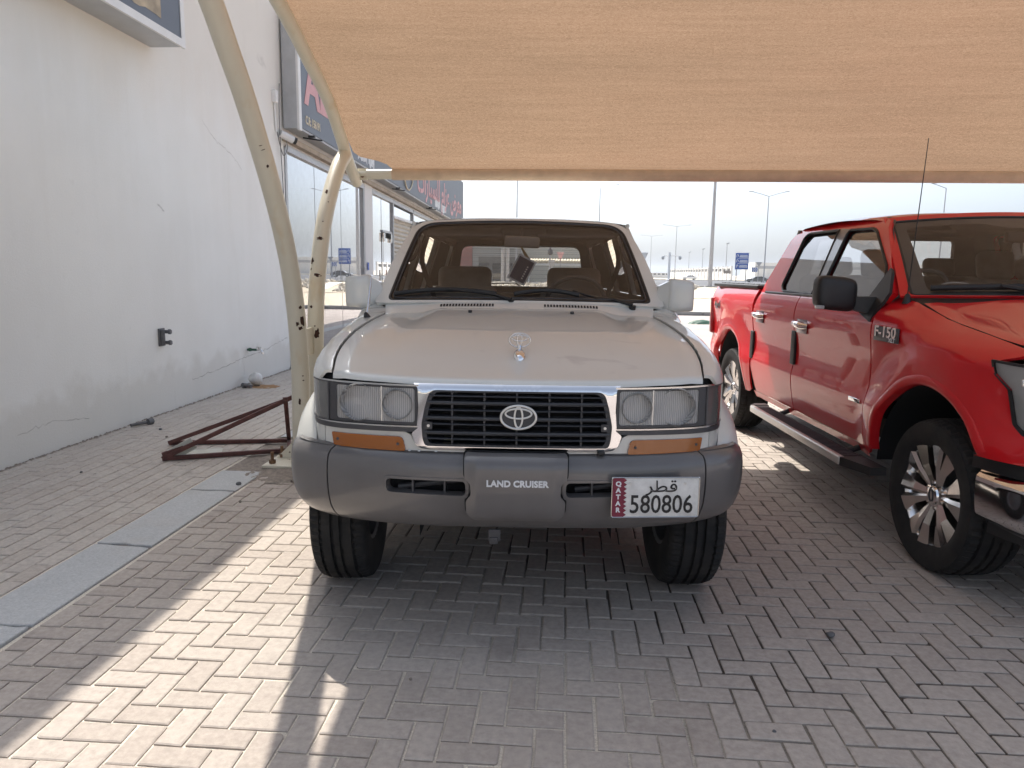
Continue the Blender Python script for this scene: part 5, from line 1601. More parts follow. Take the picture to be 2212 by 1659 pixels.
for sg in (-1, 1):
    panel("pillar_frame", dens(sideo, .08), gside(sg), IV, lc, holes=[dens(h, .06) for h in holes], step=.09, rim=.03, out=(sg, 0, .2))
    panel("pillar_trim", dens(sideo, .08), gside(sg, .035), MT['cabin'], lc, holes=[dens([(y, z) for y, z in h], .06) for h in holes], step=.12, rim=.0, out=(-sg, 0, 0))
    for h in holes:
        panel("side_window", dens(h, .06), gside(sg, .015), MT['side_glass'], lc, step=.15, rim=0, out=(sg, 0, 0))
    mb = MB(); mb.tube([tuple(q) for q in cr([(sg * .80, 1.50, 1.36), (sg * .742, 1.80, 1.62), (sg * .694, 2.06, 1.822), (sg * .703, 2.3, 1.846), (sg * .703, 4.5, 1.848)], 6)], .013, 8); mb.build("rain_gutter", IV, lc, 60)
    mb = MB(); mb.tube([tuple(q) for q in cr([(sg * .775, 1.50, 1.365), (sg * .715, 1.80, 1.60), (sg * .665, 2.08, 1.805)], 6)], .028, 8); mb.build("pillar_trim", MT['cabin'], lc, 60)
    # grab handles on the inner pillars
    mb = MB(); mb.tube([tuple(q) for q in cr([(sg * .70, 1.86, 1.60), (sg * .665, 1.87, 1.63), (sg * .645, 1.93, 1.70), (sg * .655, 1.96, 1.75)], 5)], .012, 8); mb.build("grab_handle", MT['cabin_light'], lc, 60)
def roof(u, v):
    a = (u - .5) * 2
    y = 2.050 + (4.62 - 2.050) * v + .03 * a * a * (1 - v) * 1.2
    w = .708 - .03 * sstep(.8, 1, v)
    x = a * w
    zc = lerp_tab([(0, 1.884), (.08, 1.905), (.3, 1.922), (.6, 1.925), (.9, 1.905), (1.0, 1.87)], v)
    ze = lerp_tab([(0, 1.850), (.1, 1.860), (.9, 1.858), (1, 1.845)], v)
    return (x, y, ze + (zc - ze) * (1 - abs(a) ** 3.2))
grid("roof", 40, 40, roof, IV, lc, out=(0, 0, 1), smooth=180)
def head(u, v):
    p = roof(.5 + (u - .5) * .97, .01 + .98 * v); return (p[0], p[1] + .02, p[2] - .035)
grid("headlining", 20, 20, head, MT['cabin_light'], lc, out=(0, 0, -1), smooth=180)
# header trim, sun visors, roof console
def header(u, v):
    p = ws((u - .5) * 1.9, .985 - .10 * v); return (p[0], p[1] + .045 + .05 * v, p[2] + .005)
grid("header_trim", 20, 3, header, MT['cabin'], lc, out=(0, -1, 0), smooth=180)
for s in (-1, 1):
    mb = MB(); mb.box((s * .36, 2.12, 1.803), (.50, .19, .022), Matrix.Rotation(R(24), 4, 'X'), .008); mb.build("sun_visor", MT['cabin'], lc)
mb = MB(); mb.box((.02, 2.16, 1.815), (.30, .20, .05), Matrix.Rotation(R(10), 4, 'X'), .015); mb.build("roof_console", MT['cabin'], lc)
# back of the car
def back(x, z): return (x, 4.74 - .16 * max(0, (z - 1.36) / .5) - .03 * (abs(x) / .85) ** 2 + (0.02 if z < 1.36 else 0), z)
bo = [(-.86, .60), (.86, .60), (.88, 1.30), (.80, 1.40), (.69, 1.84), (-.69, 1.84), (-.80, 1.40), (-.88, 1.30)]
rw = rpoly([(-.645, 1.40), (.645, 1.40), (.585, 1.80), (-.585, 1.80)], .09)
panel("tailgate", dens(bo, .08), back, IV, lc, holes=[dens(rw, .06)], step=.1, rim=.04, out=(0, 1, 0))
panel("tailgate_trim", dens(bo, .08), lambda x, z: (x * .98, back(x, z)[1] - .05, z), MT['cabin'], lc, holes=[dens(rw, .06)], step=.15, rim=0, out=(0, -1, 0))
panel("rear_window", dens(rw, .06), back, MT['side_glass'], lc, step=.2, rim=0, out=(0, 1, 0), off=-.02)
mb = MB()
for k in range(9): mb.tube([(-.6 + .0 * k, back(0, 1.44 + .04 * k)[1] - .026, 1.44 + .04 * k), (.6, back(0, 1.44 + .04 * k)[1] - .026, 1.44 + .04 * k)], .0012, 4)
tag(mb.build("heater_lines", MT['cabin_grey'], lc), kind="stuff")
mb = MB(); mb.tube([(-.42, 4.77, 1.42), (-.05, 4.77, 1.43)], .008, 6); mb.tube([(-.05, 4.775, 1.43), (.05, 4.77, 1.37)], .010, 6); mb.build("rear_wiper", MT['black'], lc)
mb = MB(); mb.box((0, 4.80, .62), (1.8, .16, .22), None, .04); mb.build("rear_bumper", MT['bumper'], lc)
for s in (-1, 1):
    mb = MB(); mb.box((s * .84, 4.72, .98), (.12, .12, .34), None, .02); mb.build("tail_lamp", MT['tail'], lc)

# ---- cabin
def dash(u, v):
    a = (u - .5) * 2
    prof = [(1.49 - .07 * (1 - a * a), 1.352), (1.62, 1.372), (1.78, 1.382), (1.86, 1.370), (1.90, 1.32), (1.88, 1.10), (1.84, .85)]
    i = v * 6; k = min(5, int(i)); t = i - k
    y = prof[k][0] * (1 - t) + prof[k + 1][0] * t; z = prof[k][1] * (1 - t) + prof[k + 1][1] * t
    bulge = .035 * math.exp(-((a * .78 - .37) / .17) ** 2) * (1 if 1 <= i <= 4 else 0)
    return (a * .775, y, z + bulge)
grid("dashboard", 40, 24, dash, MT['cabin'], lc, out=(0, 0, 1), smooth=60)
mb = MB(); c = Vector((.37, 2.06, 1.345)); E = Euler((R(-62), 0, 0)).to_matrix()
mb.ring([tuple(c + E @ Vector((.192 * math.cos(2 * math.pi * k / 40), .192 * math.sin(2 * math.pi * k / 40), 0))) for k in range(40)], .015, 10, up=tuple(E @ Vector((0, 0, 1))))
sw_ = mb.build("steering_wheel", MT['cabin'], lc, 60)
mb = MB(); mb.box(c + E @ Vector((0, 0, -.02)), (.16, .12, .04), E.to_4x4(), .012); mb.box(c + E @ Vector((0, -.0, -.01)), (.36, .04, .02), E.to_4x4(), .006); mb.tube([tuple(c + E @ Vector((0, 0, -.03))), (.37, 1.80, 1.18)], .03, 8); mb.build("wheel_hub", MT['cabin'], sw_)
def seat(x, y, back_top, w, name="seat"):
    s_ = bpy.data.objects.new(name, None); COL.objects.link(s_); s_.parent = lc; s_.location = (x, y, 0)
    mb = MB(); mb.box((0, -.02, .82), (w, .52, .18), None, .06); mb.build("cushion", MT['seat'], s_, 60)
    T = Matrix.Rotation(R(-14), 4, 'X')
    mb = MB(); mb.box((0, .26, 1.13), (w, .16, .62), T, .065); mb.build("backrest", MT['seat'], s_, 60)
    hr = MB(); hr.box((0, .345, back_top - .115), (w * .80, .12, .23), T, .052); hr.build("headrest", MT['seat'], s_, 60)
seat(-.415, 2.42, 1.580, .50); seat(.405, 2.42, 1.580, .50)
mb = MB(); mb.box((0, 3.50, .85), (1.36, .5, .18), None, .05); mb.build("rear_bench", MT['seat'], lc, 60)
mb = MB(); mb.box((0, 3.80, 1.10), (1.36, .16, .52), Matrix.Rotation(R(-14), 4, 'X'), .06); mb.build("rear_backrest", MT['seat'], lc, 60)
mb = MB(); mb.box((0, 2.9, .62), (1.5, 3.4, .06)); mb.build("cabin_floor", MT['cabin'], lc)
mb = MB(); mb.box((-.80, 3.05, 1.0), (.03, 2.9, .72)); mb.build("door_trim", MT['cabin'], lc)
mb = MB(); mb.box((.80, 3.05, 1.0), (.03, 2.9, .72)); mb.build("door_trim", MT['cabin'], lc)
for s in (-1, 1):
    mb = MB(); mb.tube([tuple(q) for q in cr([(s * .665, 2.50, 1.78), (s * .70, 2.50, 1.60), (s * .62, 2.55, 1.35), (s * .56, 2.62, 1.1)], 5)], .02, 6, flat=.2); mb.build("seat_belt", MT['cabin_light'], lc)
    for yy in (2.85, 3.9):
        mb = MB(); mb.tube([tuple(q) for q in cr([(s * .67, yy - .1, 1.80), (s * .63, yy - .06, 1.775), (s * .63, yy + .06, 1.775), (s * .67, yy + .1, 1.80)], 5)], .011, 6); mb.build("grab_handle", MT['cabin_light'], lc, 60)
im = MB(); im.box((.010, 2.005, 1.733), (.230, .035, .073), Matrix.Rotation(R(2), 4, 'Y'), .016)
im = im.build("interior_mirror", plain('tan_mirror_shell', (.34, .285, .23), .6), lc, 60)
mb = MB(); mb.tube([(.01, 2.02, 1.74), (.01, 2.06, 1.82)], .011, 8); mb.build("mirror_stalk", MT['cabin'], im)

# ---- wipers
for (px, py, pz, ex, tip) in ((-.046, 1.375, 1.362, -.40, (-.72, -.06)), (.646, 1.405, 1.338, .30, (-.03, .34))):
    u0_ = ex / .76
    q = ws(u0_, .10)
    w = MB(); w.tube([(px, py, pz), (px, py - .004, pz + .022)], .02, 12)
    w.tube([(px, py - .012, pz + .026), (px - .10, py + .02, pz + .052), (px - .20, py + .04, pz + .06), (q[0], q[1] - .03, q[2] + .012)], [.015, .014, .010, .007], 8, flat=.7)
    w = w.build("wiper_arm", MT['black'], lc, 60)
    b0, b1 = ws(tip[0] / .77, .075), ws((tip[1] if px > 0 else -.12) / .77, .085)
    pts = [Vector(ws((tip[0] + ((tip[1] if px > 0 else -.13) - tip[0]) * k / 10) / .77, .05 + .055 * math.sin(math.pi * (k + 1) / 12))) + Vector((0, -.018, .008)) for k in range(11)]
    mb = MB(); mb.tube([tuple(p_) for p_ in pts], .0095, 8, flat=1.4); mb.build("wiper_blade", MT['black'], w, 60)
# ---- door mirrors
for sg in (-1, 1):
    bm = bmesh.new(); bmesh.ops.create_cube(bm, size=1)
    bmesh.ops.subdivide_edges(bm, edges=bm.edges[:], cuts=5, use_grid_fill=True)
    for v in bm.verts:
        p = v.co * 2
        e = 11
        l = (abs(p.x) ** e + abs(p.y) ** e + abs(p.z) ** e) ** (1 / e)
        p = p / l * 1.0
        x = .075 * p.x; z = .092 * p.z; y = .065 * p.y
        z *= 1 - .05 * (p.x if sg > 0 else -p.x)
        v.co = Vector((sg * .936 + x, 1.50 + y + .02 * abs(p.x) , 1.418 + z - .004 * p.x * sg))
    me = bpy.data.meshes.new("door_mirror"); bm.to_mesh(me); bm.free()
    m_ = link("door_mirror", me, IV, lc, 180)
    mb = MB(); mb.add([(sg * .885, 1.46, 1.338), (sg * .80, 1.50, 1.350), (sg * .795, 1.55, 1.40), (sg * .818, 1.53, 1.47), (sg * .872, 1.46, 1.505), (sg * .885, 1.53, 1.338), (sg * .80, 1.60, 1.350), (sg * .795, 1.62, 1.40), (sg * .818, 1.60, 1.47), (sg * .872, 1.53, 1.505)],
        [(0, 1, 2, 3, 4), (9, 8, 7, 6, 5), (0, 5, 6, 1), (1, 6, 7, 2), (2, 7, 8, 3), (3, 8, 9, 4), (4, 9, 5, 0)]); mb.build("mirror_foot", IV, m_)
    mb = MB(); mb.box((sg * .936, 1.585, 1.418), (.125, .006, .15), None, .002); mb.build("mirror_glass", MT['chrome'], m_)
# ---- aerial on the fender
an = MB(); an.lathe([(.001, .03), (.010, .026), (.018, .004), (.022, -.01)], 12, Matrix.Translation((-.83, 1.2, 1.285)) @ Matrix.Rotation(R(-18), 4, 'Y')); an = an.build("aerial", MT['black'], lc, 60)
mb = MB(); mb.tube([(-.83, 1.2, 1.30), (-.826, 1.27, 1.44), (-.823, 1.30, 1.50)], [.0065, .006, .003], 8); mb.build("aerial_rod", MT['chrome'], an, 60)

# ---- card hanging from the mirror: a thing of its own, placed in world space
Mlc = Matrix.Translation((-.1753, 2.7932, 0)) @ Matrix.Rotation(R(3.4), 4, 'Z')
cw_ = Mlc @ Vector((.012, 1.985, 1.555))
card = thing("hanging_card", "dark blue card with white border hanging from the off-roader's mirror", "card", cw_, R(3.4))
T = Matrix.Rotation(R(27), 4, 'Y')
mb = MB(); mb.box((0, 0, 0), (.124, .003, .172), T); mb.build("card_border", MT['paper'], card)
mb = MB(); mb.box((0, -.0022, 0), (.104, .0015, .150), T); mb.build("card_face", MT['card_blue'], card)
for k in range(6):
    mb = MB(); p = T @ Vector((.026, -.0034, -.048 + k * .016)); mb.box(p, (.010, .0008, .009), T); mb.build("printed_mark", MT['paper'], card)
mb = MB(); a_ = T @ Vector((-.02, .001, .083)); b_ = T @ Vector((.022, .001, .083))
mb.add([tuple(a_), tuple(b_), (-.012, .01, .165), (-.022, .01, .165)], [(0, 1, 2, 3)]); mb.build("ribbon", MT['string'], card)
# ================================================================== PICKUP (local x from its left flank, y back from the front axle)
tk = thing("pickup_truck", "bright red crew-cab pickup truck parked at the right, chrome wheels and side step", "pickup truck", (1.93, 3.89, 0), R(3.5))
RED = MT['red']
CXT = .985
def hoodline(y): return lerp_tab([(-.95, 1.10), (-.80, 1.165), (-.62, 1.21), (-.47, 1.236), (-.2, 1.278), (.15, 1.33), (.45, 1.405), (.66, 1.43)], y)
def tx(y, z):
    """left flank: x (small = outwards) at height z"""
    x = lerp_tab([(.42, .045), (.52, .010), (.66, -.018), (.76, -.030), (.80, -.026), (.88, -.012), (1.02, -.014), (1.16, -.030), (1.24, -.036), (1.32, -.024), (1.40, .012), (1.46, .05)], z)
    x += lerp_tab([(-.95, .30), (-.80, .17), (-.62, .075), (-.45, .03), (-.25, .005), (0, 0), (4.0, 0), (4.5, .03)], y)
    for cy, cz in ((.04, .42), (3.67, .45)):
        d = math.hypot(y - cy, z - cz)
        x -= .026 * (1 - sstep(.60, .82, d))
    return x
def flank(sg):
    def f(y, z):
        x = tx(y, z)
        if y < .69:
            q = hoodline(y) - z
            if q < .12: x += (.115 - x) * max(0, (.12 - q) / .12) ** 2.0
        return (x if sg < 0 else 2 * CXT - x, y, z)
    return f
TC = {-1: (CXT, 1.5, .9), 1: (CXT, 1.5, .9)}
def tarch(cy, cz, r, a0, a1, n=26): return [(cy + r * math.cos(R(a0 + (a1 - a0) * k / n)), cz + r * math.sin(R(a0 + (a1 - a0) * k / n))) for k in range(n + 1)]
for sg in (-1, 1):
    C_ = TC[sg]
    fo = [(.695, .56), (.675, 1.20), (.655, 1.425)] + [(y, hoodline(y) - .004) for y in (.45, .3, .15, 0, -.2, -.35, -.47, -.56)]
    fo += [(-.425, 1.168), (-.44, 1.118), (-.525, 1.055), (-.565, .90), (-.60, .862), (-.74, .835), (-.76, .735), (-.41, .725)] if True else []
    fo += tarch(.04, .42, .57, 147, 9) + [(.64, .47), (.695, .47)]
    panel("front_fender", dens(fo, .05), flank(sg), RED, tk, step=.05, rim=.015, ctr=C_, bstep=.03)
    fd = [(.707, .50), (1.925, .50), (1.925, 1.395), (.67, 1.395), (.69, 1.2)]
    d1 = panel("front_door", dens(fd, .05), flank(sg), RED, tk, step=.06, rim=.015, ctr=C_)
    rd = [(1.94, .50), (2.86, .50), (2.93, .72), (2.935, 1.20), (2.86, 1.395), (1.94, 1.395)]
    d2 = panel("rear_door", dens(rd, .05), flank(sg), RED, tk, step=.06, rim=.015, ctr=C_)
    cc_ = [(2.87, .52), (2.95, .55), (2.95, 1.43), (2.87, 1.43), (2.945, 1.2), (2.94, .72)]
    bo_ = [(2.965, .50), (3.02, .47), (3.09, .47)] + tarch(3.67, .45, .56, 178, 4) + [(4.26, .47), (4.48, .56), (4.50, .78), (4.50, 1.43), (2.965, 1.418)]
    panel("bed_side", dens(bo_, .05), flank(sg), RED, tk, step=.06, rim=.015, ctr=C_, bstep=.03)
    sl_ = [(.66, .44), (2.92, .44), (2.92, .496), (.66, .496)]
    panel("sill", dens(sl_, .08), lambda y, z, sg=sg: ((tx(y, .50) + .004 + (.496 - z) * .5) if sg < 0 else 2 * CXT - (tx(y, .50) + .004 + (.496 - z) * .5), y, z), RED, tk, step=.08, rim=.0, ctr=C_)
    # arch lips
    for cy, cz, r, a0, a1 in ((.04, .42, .57, 147, 9), (3.67, .45, .56, 178, 4)):
        def lip(u, v, cy=cy, cz=cz, r=r, a0=a0, a1=a1, sg=sg):
            a = R(a0 + (a1 - a0) * u)
            pr = [(.048, .002), (.040, -.002), (.022, -.003), (.004, -.003), (-.008, .001), (-.010, .05)]
            dr, dx = pr[min(5, int(round(v * 5)))]
            y = cy + (r + dr) * math.cos(a); z = cz + (r + dr) * math.sin(a)
            x = flank(-1)(y, min(z, hoodline(y) - .13 if y < .69 else 9))[0] + dx
            return (x if sg < 0 else 2 * CXT - x, y, z)
        grid("arch_lip", 36, 5, lip, RED, tk, smooth=70)
        mb = MB(); n = 24
        vs = []; fs = []
        for k in range(n + 1):
            a = R(150 - 148 * k / n)
            for x in (.03, .55): vs.append((x if sg < 0 else 2 * CXT - x, cy + (r - .004) * math.cos(a), max(.25, cz + (r - .004) * math.sin(a))))
        for k in range(n): fs.append((2 * k, 2 * k + 1, 2 * k + 3, 2 * k + 2))
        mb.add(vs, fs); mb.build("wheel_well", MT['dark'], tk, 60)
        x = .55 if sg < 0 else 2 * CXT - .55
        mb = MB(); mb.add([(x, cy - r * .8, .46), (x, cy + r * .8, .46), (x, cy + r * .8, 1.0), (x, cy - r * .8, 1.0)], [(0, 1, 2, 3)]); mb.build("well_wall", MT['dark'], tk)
    # handles, edge guards
    for par, yy, zz_ in ((d1, 1.765, 1.172), (d2, 2.74, 1.187)):
        xo = tx(yy, zz_)
        def X(v): return v if sg < 0 else 2 * CXT - v
        mb = MB(); mb.tube([(X(xo - .004), yy + .11, zz_ + .012), (X(xo - .035), yy + .085, zz_ + .012), (X(xo - .042), yy, zz_ + .006), (X(xo - .035), yy - .085, zz_), (X(xo - .004), yy - .11, zz_)], [.016, .019, .021, .019, .016], 10, flat=1.25); mb.build("handle", MT['chrome'], par, 60)
        mb = MB(); mb.box((X(xo - .0015), yy, zz_ - .005), (.004, .20, .105), None, .0015); mb.build("handle_recess", plain("recess_shade_red", (.12, .003, .006), .3, coat=.8), par)  # flat plate in darkened body red paints the shade of the handle recess
    for par, yy, z0_, z1_ in ((d1, 1.930, .86, 1.12), (d2, 2.945, .79, 1.04)):
        xo = tx(yy, (z0_ + z1_) / 2)
        mb = MB(); mb.box((xo - .010 if sg < 0 else 2 * CXT - xo + .010, yy, (z0_ + z1_) / 2), (.020, .080, z1_ - z0_), None, .004); mb.build("edge_guard", MT['black'], par)
# ---- cabin glass house
def tgx(z): return .020 + (z - 1.39) / .5 * .185 + .03 * max(0, (z - 1.84) / .08) ** 2
def tg(sg, inset=0.0):
    def f(y, z):
        x = tgx(z) + inset
        return (x if sg < 0 else 2 * CXT - x, y, z)
    return f
so_ = [(.66, 1.392), (2.93, 1.392), (2.90, 1.50), (2.74, 1.84), (2.66, 1.925), (2.50, 1.945), (1.8, 1.957), (1.25, 1.94), (1.10, 1.905), (.60, 1.45)]
hf = rpoly([(.86, 1.405), (1.655, 1.405), (1.625, 1.872), (1.21, 1.860), (.82, 1.60), (.76, 1.50)], [.01, .02, .04, .07, .03, .01])
hr_ = rpoly([(1.775, 1.405), (2.40, 1.415), (2.47, 1.46), (2.43, 1.86), (2.38, 1.885), (1.80, 1.882)], [.02, .05, .03, .05, .03, .03])
for sg in (-1, 1):
    panel("cab_frame", dens(so_, .08), tg(sg), RED, tk, holes=[dens(hf, .05), dens(hr_, .05)], step=.08, rim=.03, out=(sg, 0, .3))
    panel("cab_trim", dens(so_, .08), tg(sg, .035), MT['cabin_grey'], tk, holes=[dens(hf, .05), dens(hr_, .05)], step=.12, rim=0, out=(-sg, 0, 0))
    panel("front_window", dens(hf, .05), tg(sg, .012), MT['truck_glass'], tk, step=.15, rim=0, out=(sg, 0, 0))
    panel("rear_window", dens(hr_, .05), tg(sg, .012), MT['tint_glass'], tk, step=.15, rim=0, out=(sg, 0, 0))
    panel("pillar_cover", dens(rpoly([(1.662, 1.40), (1.768, 1.40), (1.793, 1.888), (1.632, 1.878)], .005), .05), tg(sg), MT['black_car'], tk, step=.1, rim=.003, out=(sg, 0, 0), off=.004)
    for h in (hf, hr_):
        mb = MB(); mb.ring([tg(sg)(y, z) for y, z in dens(h, .05)], .011, 6, up=(sg, 0, 0)); mb.build("window_seal", MT['black'], tk, 60)
    mb = MB(); mb.tube([(tx(y, 1.395) - .002 if sg < 0 else 2 * CXT - tx(y, 1.395) + .002, y, 1.397) for y in (.75, 1.2, 1.7, 2.2, 2.75)], .010, 6); mb.build("belt_strip", MT['trim'], tk, 60)
def troof(u, v):
    a = (u - .5) * 2
    y = 1.075 + .09 * a * a * (1 - v) + (2.72 - 1.075) * v
    w = lerp_tab([(0, .74), (.1, .755), (.9, .745), (1, .72)], v)
    zc = lerp_tab([(0, 1.932), (.06, 1.960), (.2, 1.984), (.5, 1.995), (.9, 1.975), (1, 1.93)], v)
    ze = lerp_tab([(0, 1.898), (.1, 1.922), (.5, 1.950), (.9, 1.935), (1, 1.915)], v)
    return (CXT + a * w, y, ze + (zc - ze) * (1 - abs(a) ** 4))
grid("roof", 40, 36, troof, RED, tk, out=(0, 0, 1), smooth=180)
grid("headlining", 16, 12, lambda u, v: tuple(Vector(troof(.5 + (u - .5) * .95, .03 + .94 * v)) - Vector((0, 0, .05))), MT['cabin_grey'], tk, out=(0, 0, -1), smooth=180)
def tws(u, v):
    w = .888 + (.738 - .888) * v
    b = 1 - u * u
    return (CXT + u * w, .54 + (1.155 - .54) * v - (.27 - .12 * v) * b, 1.442 + (1.902 - 1.442) * v + (.012 + .022 * v) * b + .015 * math.sin(math.pi * v))
tgl = rpoly([(-.985, .0), (.985, .0), (.975, .975), (-.975, .975)], [.03, .03, .05, .05], 6)
panel("windscreen", dens(tgl, .06), tws, MT['windscreen'], tk, step=.08, rim=0, out=(0, -1, .4))
panel("windscreen_frame", dens([(-1.045, -.02), (1.045, -.02), (1.035, 1.05), (-1.035, 1.05)], .06), tws, RED, tk, holes=[dens([(x * 1.01, .5 + (y - .5) * 1.02) for x, y in tgl], .06)], step=.06, rim=.015, out=(0, -1, .4), off=.004)
panel("frit_band", dens(tgl, .06), tws, MT['cabin_grey'], tk, holes=[dens(rpoly([(-.90, .05), (.90, .05), (.90, .88), (.35, .90), (.18, .82), (-.18, .82), (-.35, .90), (-.90, .88)], .05), .06)], step=.06, rim=0, out=(0, -1, .4), off=-.006)
mb = MB(); mb.ring([tws(*p) for p in dens([(x * 1.003, .5 + (y - .5) * 1.006) for x, y in tgl], .06)], .008, 6, up=(0, -.7, .7)); mb.build("windscreen_seal", MT['black'], tk, 60)
# cowl, bonnet
def tcowl(u, v):
    p = tws((u - .5) * 1.96, -.015); a = (u - .5) * 2
    return (p[0], p[1] + .0 - .09 * v, p[2] - .012 - .028 * v)
grid("cowl_panel", 24, 3, tcowl, MT['black'], tk, out=(0, 0, 1), smooth=180)
def tnose(x):
    ax = abs(x - CXT)
    return lerp_tab([(0, -.93), (.3, -.925), (.55, -.90), (.72, -.84), (.82, -.76), (.885, -.64), (.90, -.58)], ax)
def thood(u, v):
    a = (u - .5) * 2
    x = CXT + a * lerp_tab([(0, .80), (.25, .868), (.5, .872), (.8, .868), (1, .862)], v)
    yb = tws(min(1, max(-1, a * .93)), 0)[1] - .085
    yf = lerp_tab([(0, -.92), (.6, -.90), (.85, -.80), (1, -.60)], abs(a))
    y = yf + (yb - yf) * v
    z = hoodline(y) + .010 if True else 0
    r = abs(x - CXT)
    z += .055 * (1 - sstep(.40, .80, r)) * sstep(-.95, -.4, y) + .016 * (1 - abs(a) ** 3) - .018 * (1 - sstep(.0, .30, r)) - .012 * sstep(.93, 1, abs(a))
    z -= .05 * (1 - sstep(0, .07, v)) ** 2
    return (x, y, z)
grid("bonnet", 60, 40, thood, RED, tk, out=(0, 0, 1), smooth=180)
mb = MB(); pts = [tws(-.90 + 1.6 * k / 12, .055 + .02 * math.sin(k / 12 * math.pi)) for k in range(13)]
mb.tube([(p[0], p[1] - .03, p[2] + .012) for p in pts], .014, 8, flat=1.3); wpr = mb.build("wiper_blade", MT['black'], tk, 60)
mb = MB(); q0 = tws(-.25, .0); q1 = tws(-.55, .06); mb.tube([(q0[0], q0[1] - .05, q0[2]), (q1[0], q1[1] - .045, q1[2] + .02)], .012, 8); mb.build("wiper_arm", MT['black'], wpr, 60)
# ---- nose
TP = Path([(0, -.93), (.3, -.925), (.55, -.90), (.72, -.84), (.83, -.755), (.90, -.66), (.945, -.56), (.972, -.46), (.985, -.36)])
def tn(off=0.0):
    def f(s, z):
        x, y = TP.at(s)
        x2, y2 = TP.at(s + (.01 if s >= 0 else -.01)); a, b = x2 - x, y2 - y; l = math.hypot(a, b)
        n_ = (b / l, -a / l) if s >= 0 else (-b / l, a / l)
        return (CXT + x + n_[0] * off, y + n_[1] * off, z)
    return f
S_ = TP.s_of
def Sy(y):
    for i in range(len(TP.p) - 1):
        if TP.p[i].y <= y <= TP.p[i + 1].y: return TP.l[i] + (y - TP.p[i].y) / (TP.p[i + 1].y - TP.p[i].y) * (TP.l[i + 1] - TP.l[i])
    return TP.S
for sg in (-1, 1):
    hl = [(Sy(-.41), 1.176), (Sy(-.43), 1.115), (Sy(-.515), 1.052), (Sy(-.555), .90), (Sy(-.60), .858), (S_(.62), .850), (S_(.60), 1.15)]
    inn = [(Sy(-.425), 1.164), (Sy(-.446), 1.112), (Sy(-.53), 1.048), (Sy(-.568), .905), (Sy(-.61), .870), (S_(.64), .865), (S_(.62), 1.14)]
    if sg < 0: hl = [(-a, b) for a, b in reversed(hl)]; inn = [(-a, b) for a, b in reversed(inn)]
    h = panel("headlight", dens(rpoly(hl, .01), .03), tn(.006), MT['black'], tk, holes=[dens(rpoly(inn, .01), .03)], step=.03, rim=.010, ctr=TC[1])
    panel("lens", dens(rpoly(inn, .01), .03), tn(.002), glass('clear_lamp_cover', (.97, .97, .97), 1.0), h, step=.04, rim=0, ctr=TC[1])
    panel("bezel", dens(hl, .04), tn(-.006), plain('lamp_bowl_white', (.74, .75, .75), .25, .35), h, step=.04, rim=0, ctr=TC[1])
    for k in range(4):
        zc = .92 + k * .058
        p = tn(-.002)((Sy(-.66) if k < 3 else Sy(-.58)) * sg, zc)
        mb = MB(); mb.box(p, (.075, .018, .036), Matrix.Rotation(R(-52 * sg), 4, 'Z'), .006); mb.build("led_cell", MT['chrome'], h)
    bo = [(Sy(-.43), .405), (S_(.60), .39), (0.001, .39), (0.001, .655), (S_(.6), .665), (Sy(-.40), .652)]
    if sg < 0: bo = [(-a, b) for a, b in reversed(bo)]
    def tb(s, z):
        o = .055 - .04 * sstep(S_(.80), Sy(-.40), abs(s)) - .035 * sstep(.62, .67, z) - .05 * (1 - sstep(.39, .46, z)) - .01 * abs((z - .53) / .12) ** 2
        return tn(o)(s, z)
    b_ = panel("chrome_bumper", dens(bo, .05), tb, MT['chrome'], tk, step=.03, rim=.03, ctr=TC[1])
    fp = tb(S_(.93) * sg, .545)
    el_ = [(S_(.945) + .018 * math.cos(2 * math.pi * k / 24), .55 + .075 * math.sin(2 * math.pi * k / 24)) for k in range(24)]
    if sg < 0: el_ = [(-a, b) for a, b in reversed(el_)]
    va = [(S_(.985), .66), (S_(.5), .665), (S_(.5), .735), (S_(.985), .73)]
    if sg < 0: va = [(-a, b) for a, b in reversed(va)]
    panel("bumper_gap", dens(va, .05), tn(.0), MT['black'], tk, step=.05, rim=0, ctr=TC[1])
    ap_ = [(S_(.97), .37), (S_(.3), .34), (S_(.3), .41), (S_(.97), .42)]
    if sg < 0: ap_ = [(-a, b) for a, b in reversed(ap_)]
    panel("air_dam", dens(ap_, .05), tn(-.02), MT['black'], tk, step=.05, rim=0, ctr=TC[1])
    ff = [(S_(.83), .735), (S_(.93), .735), (S_(.93), .86), (S_(.83), .86)]
g_ = panel("grille", dens(rpoly([(-.62, .76), (.62, .76), (.60, 1.15), (-.60, 1.15)], .03), .06), lambda s, z: tn(.0)(s, z), MT['black'], tk, step=.06, rim=.02, ctr=TC[1])
for zc in (.83, .95, 1.07):
    mb = MB(); mb.tube([tn(.02)(-.6 + .1 * k, zc) for k in range(13)], .022, 8, flat=.7); mb.build("grille_bar", MT['chrome'], g_, 60)
mb = MB(); mb.box((CXT, -.88, .9), (1.2, .1, .6)); mb.build("radiator", MT['dark'], tk)
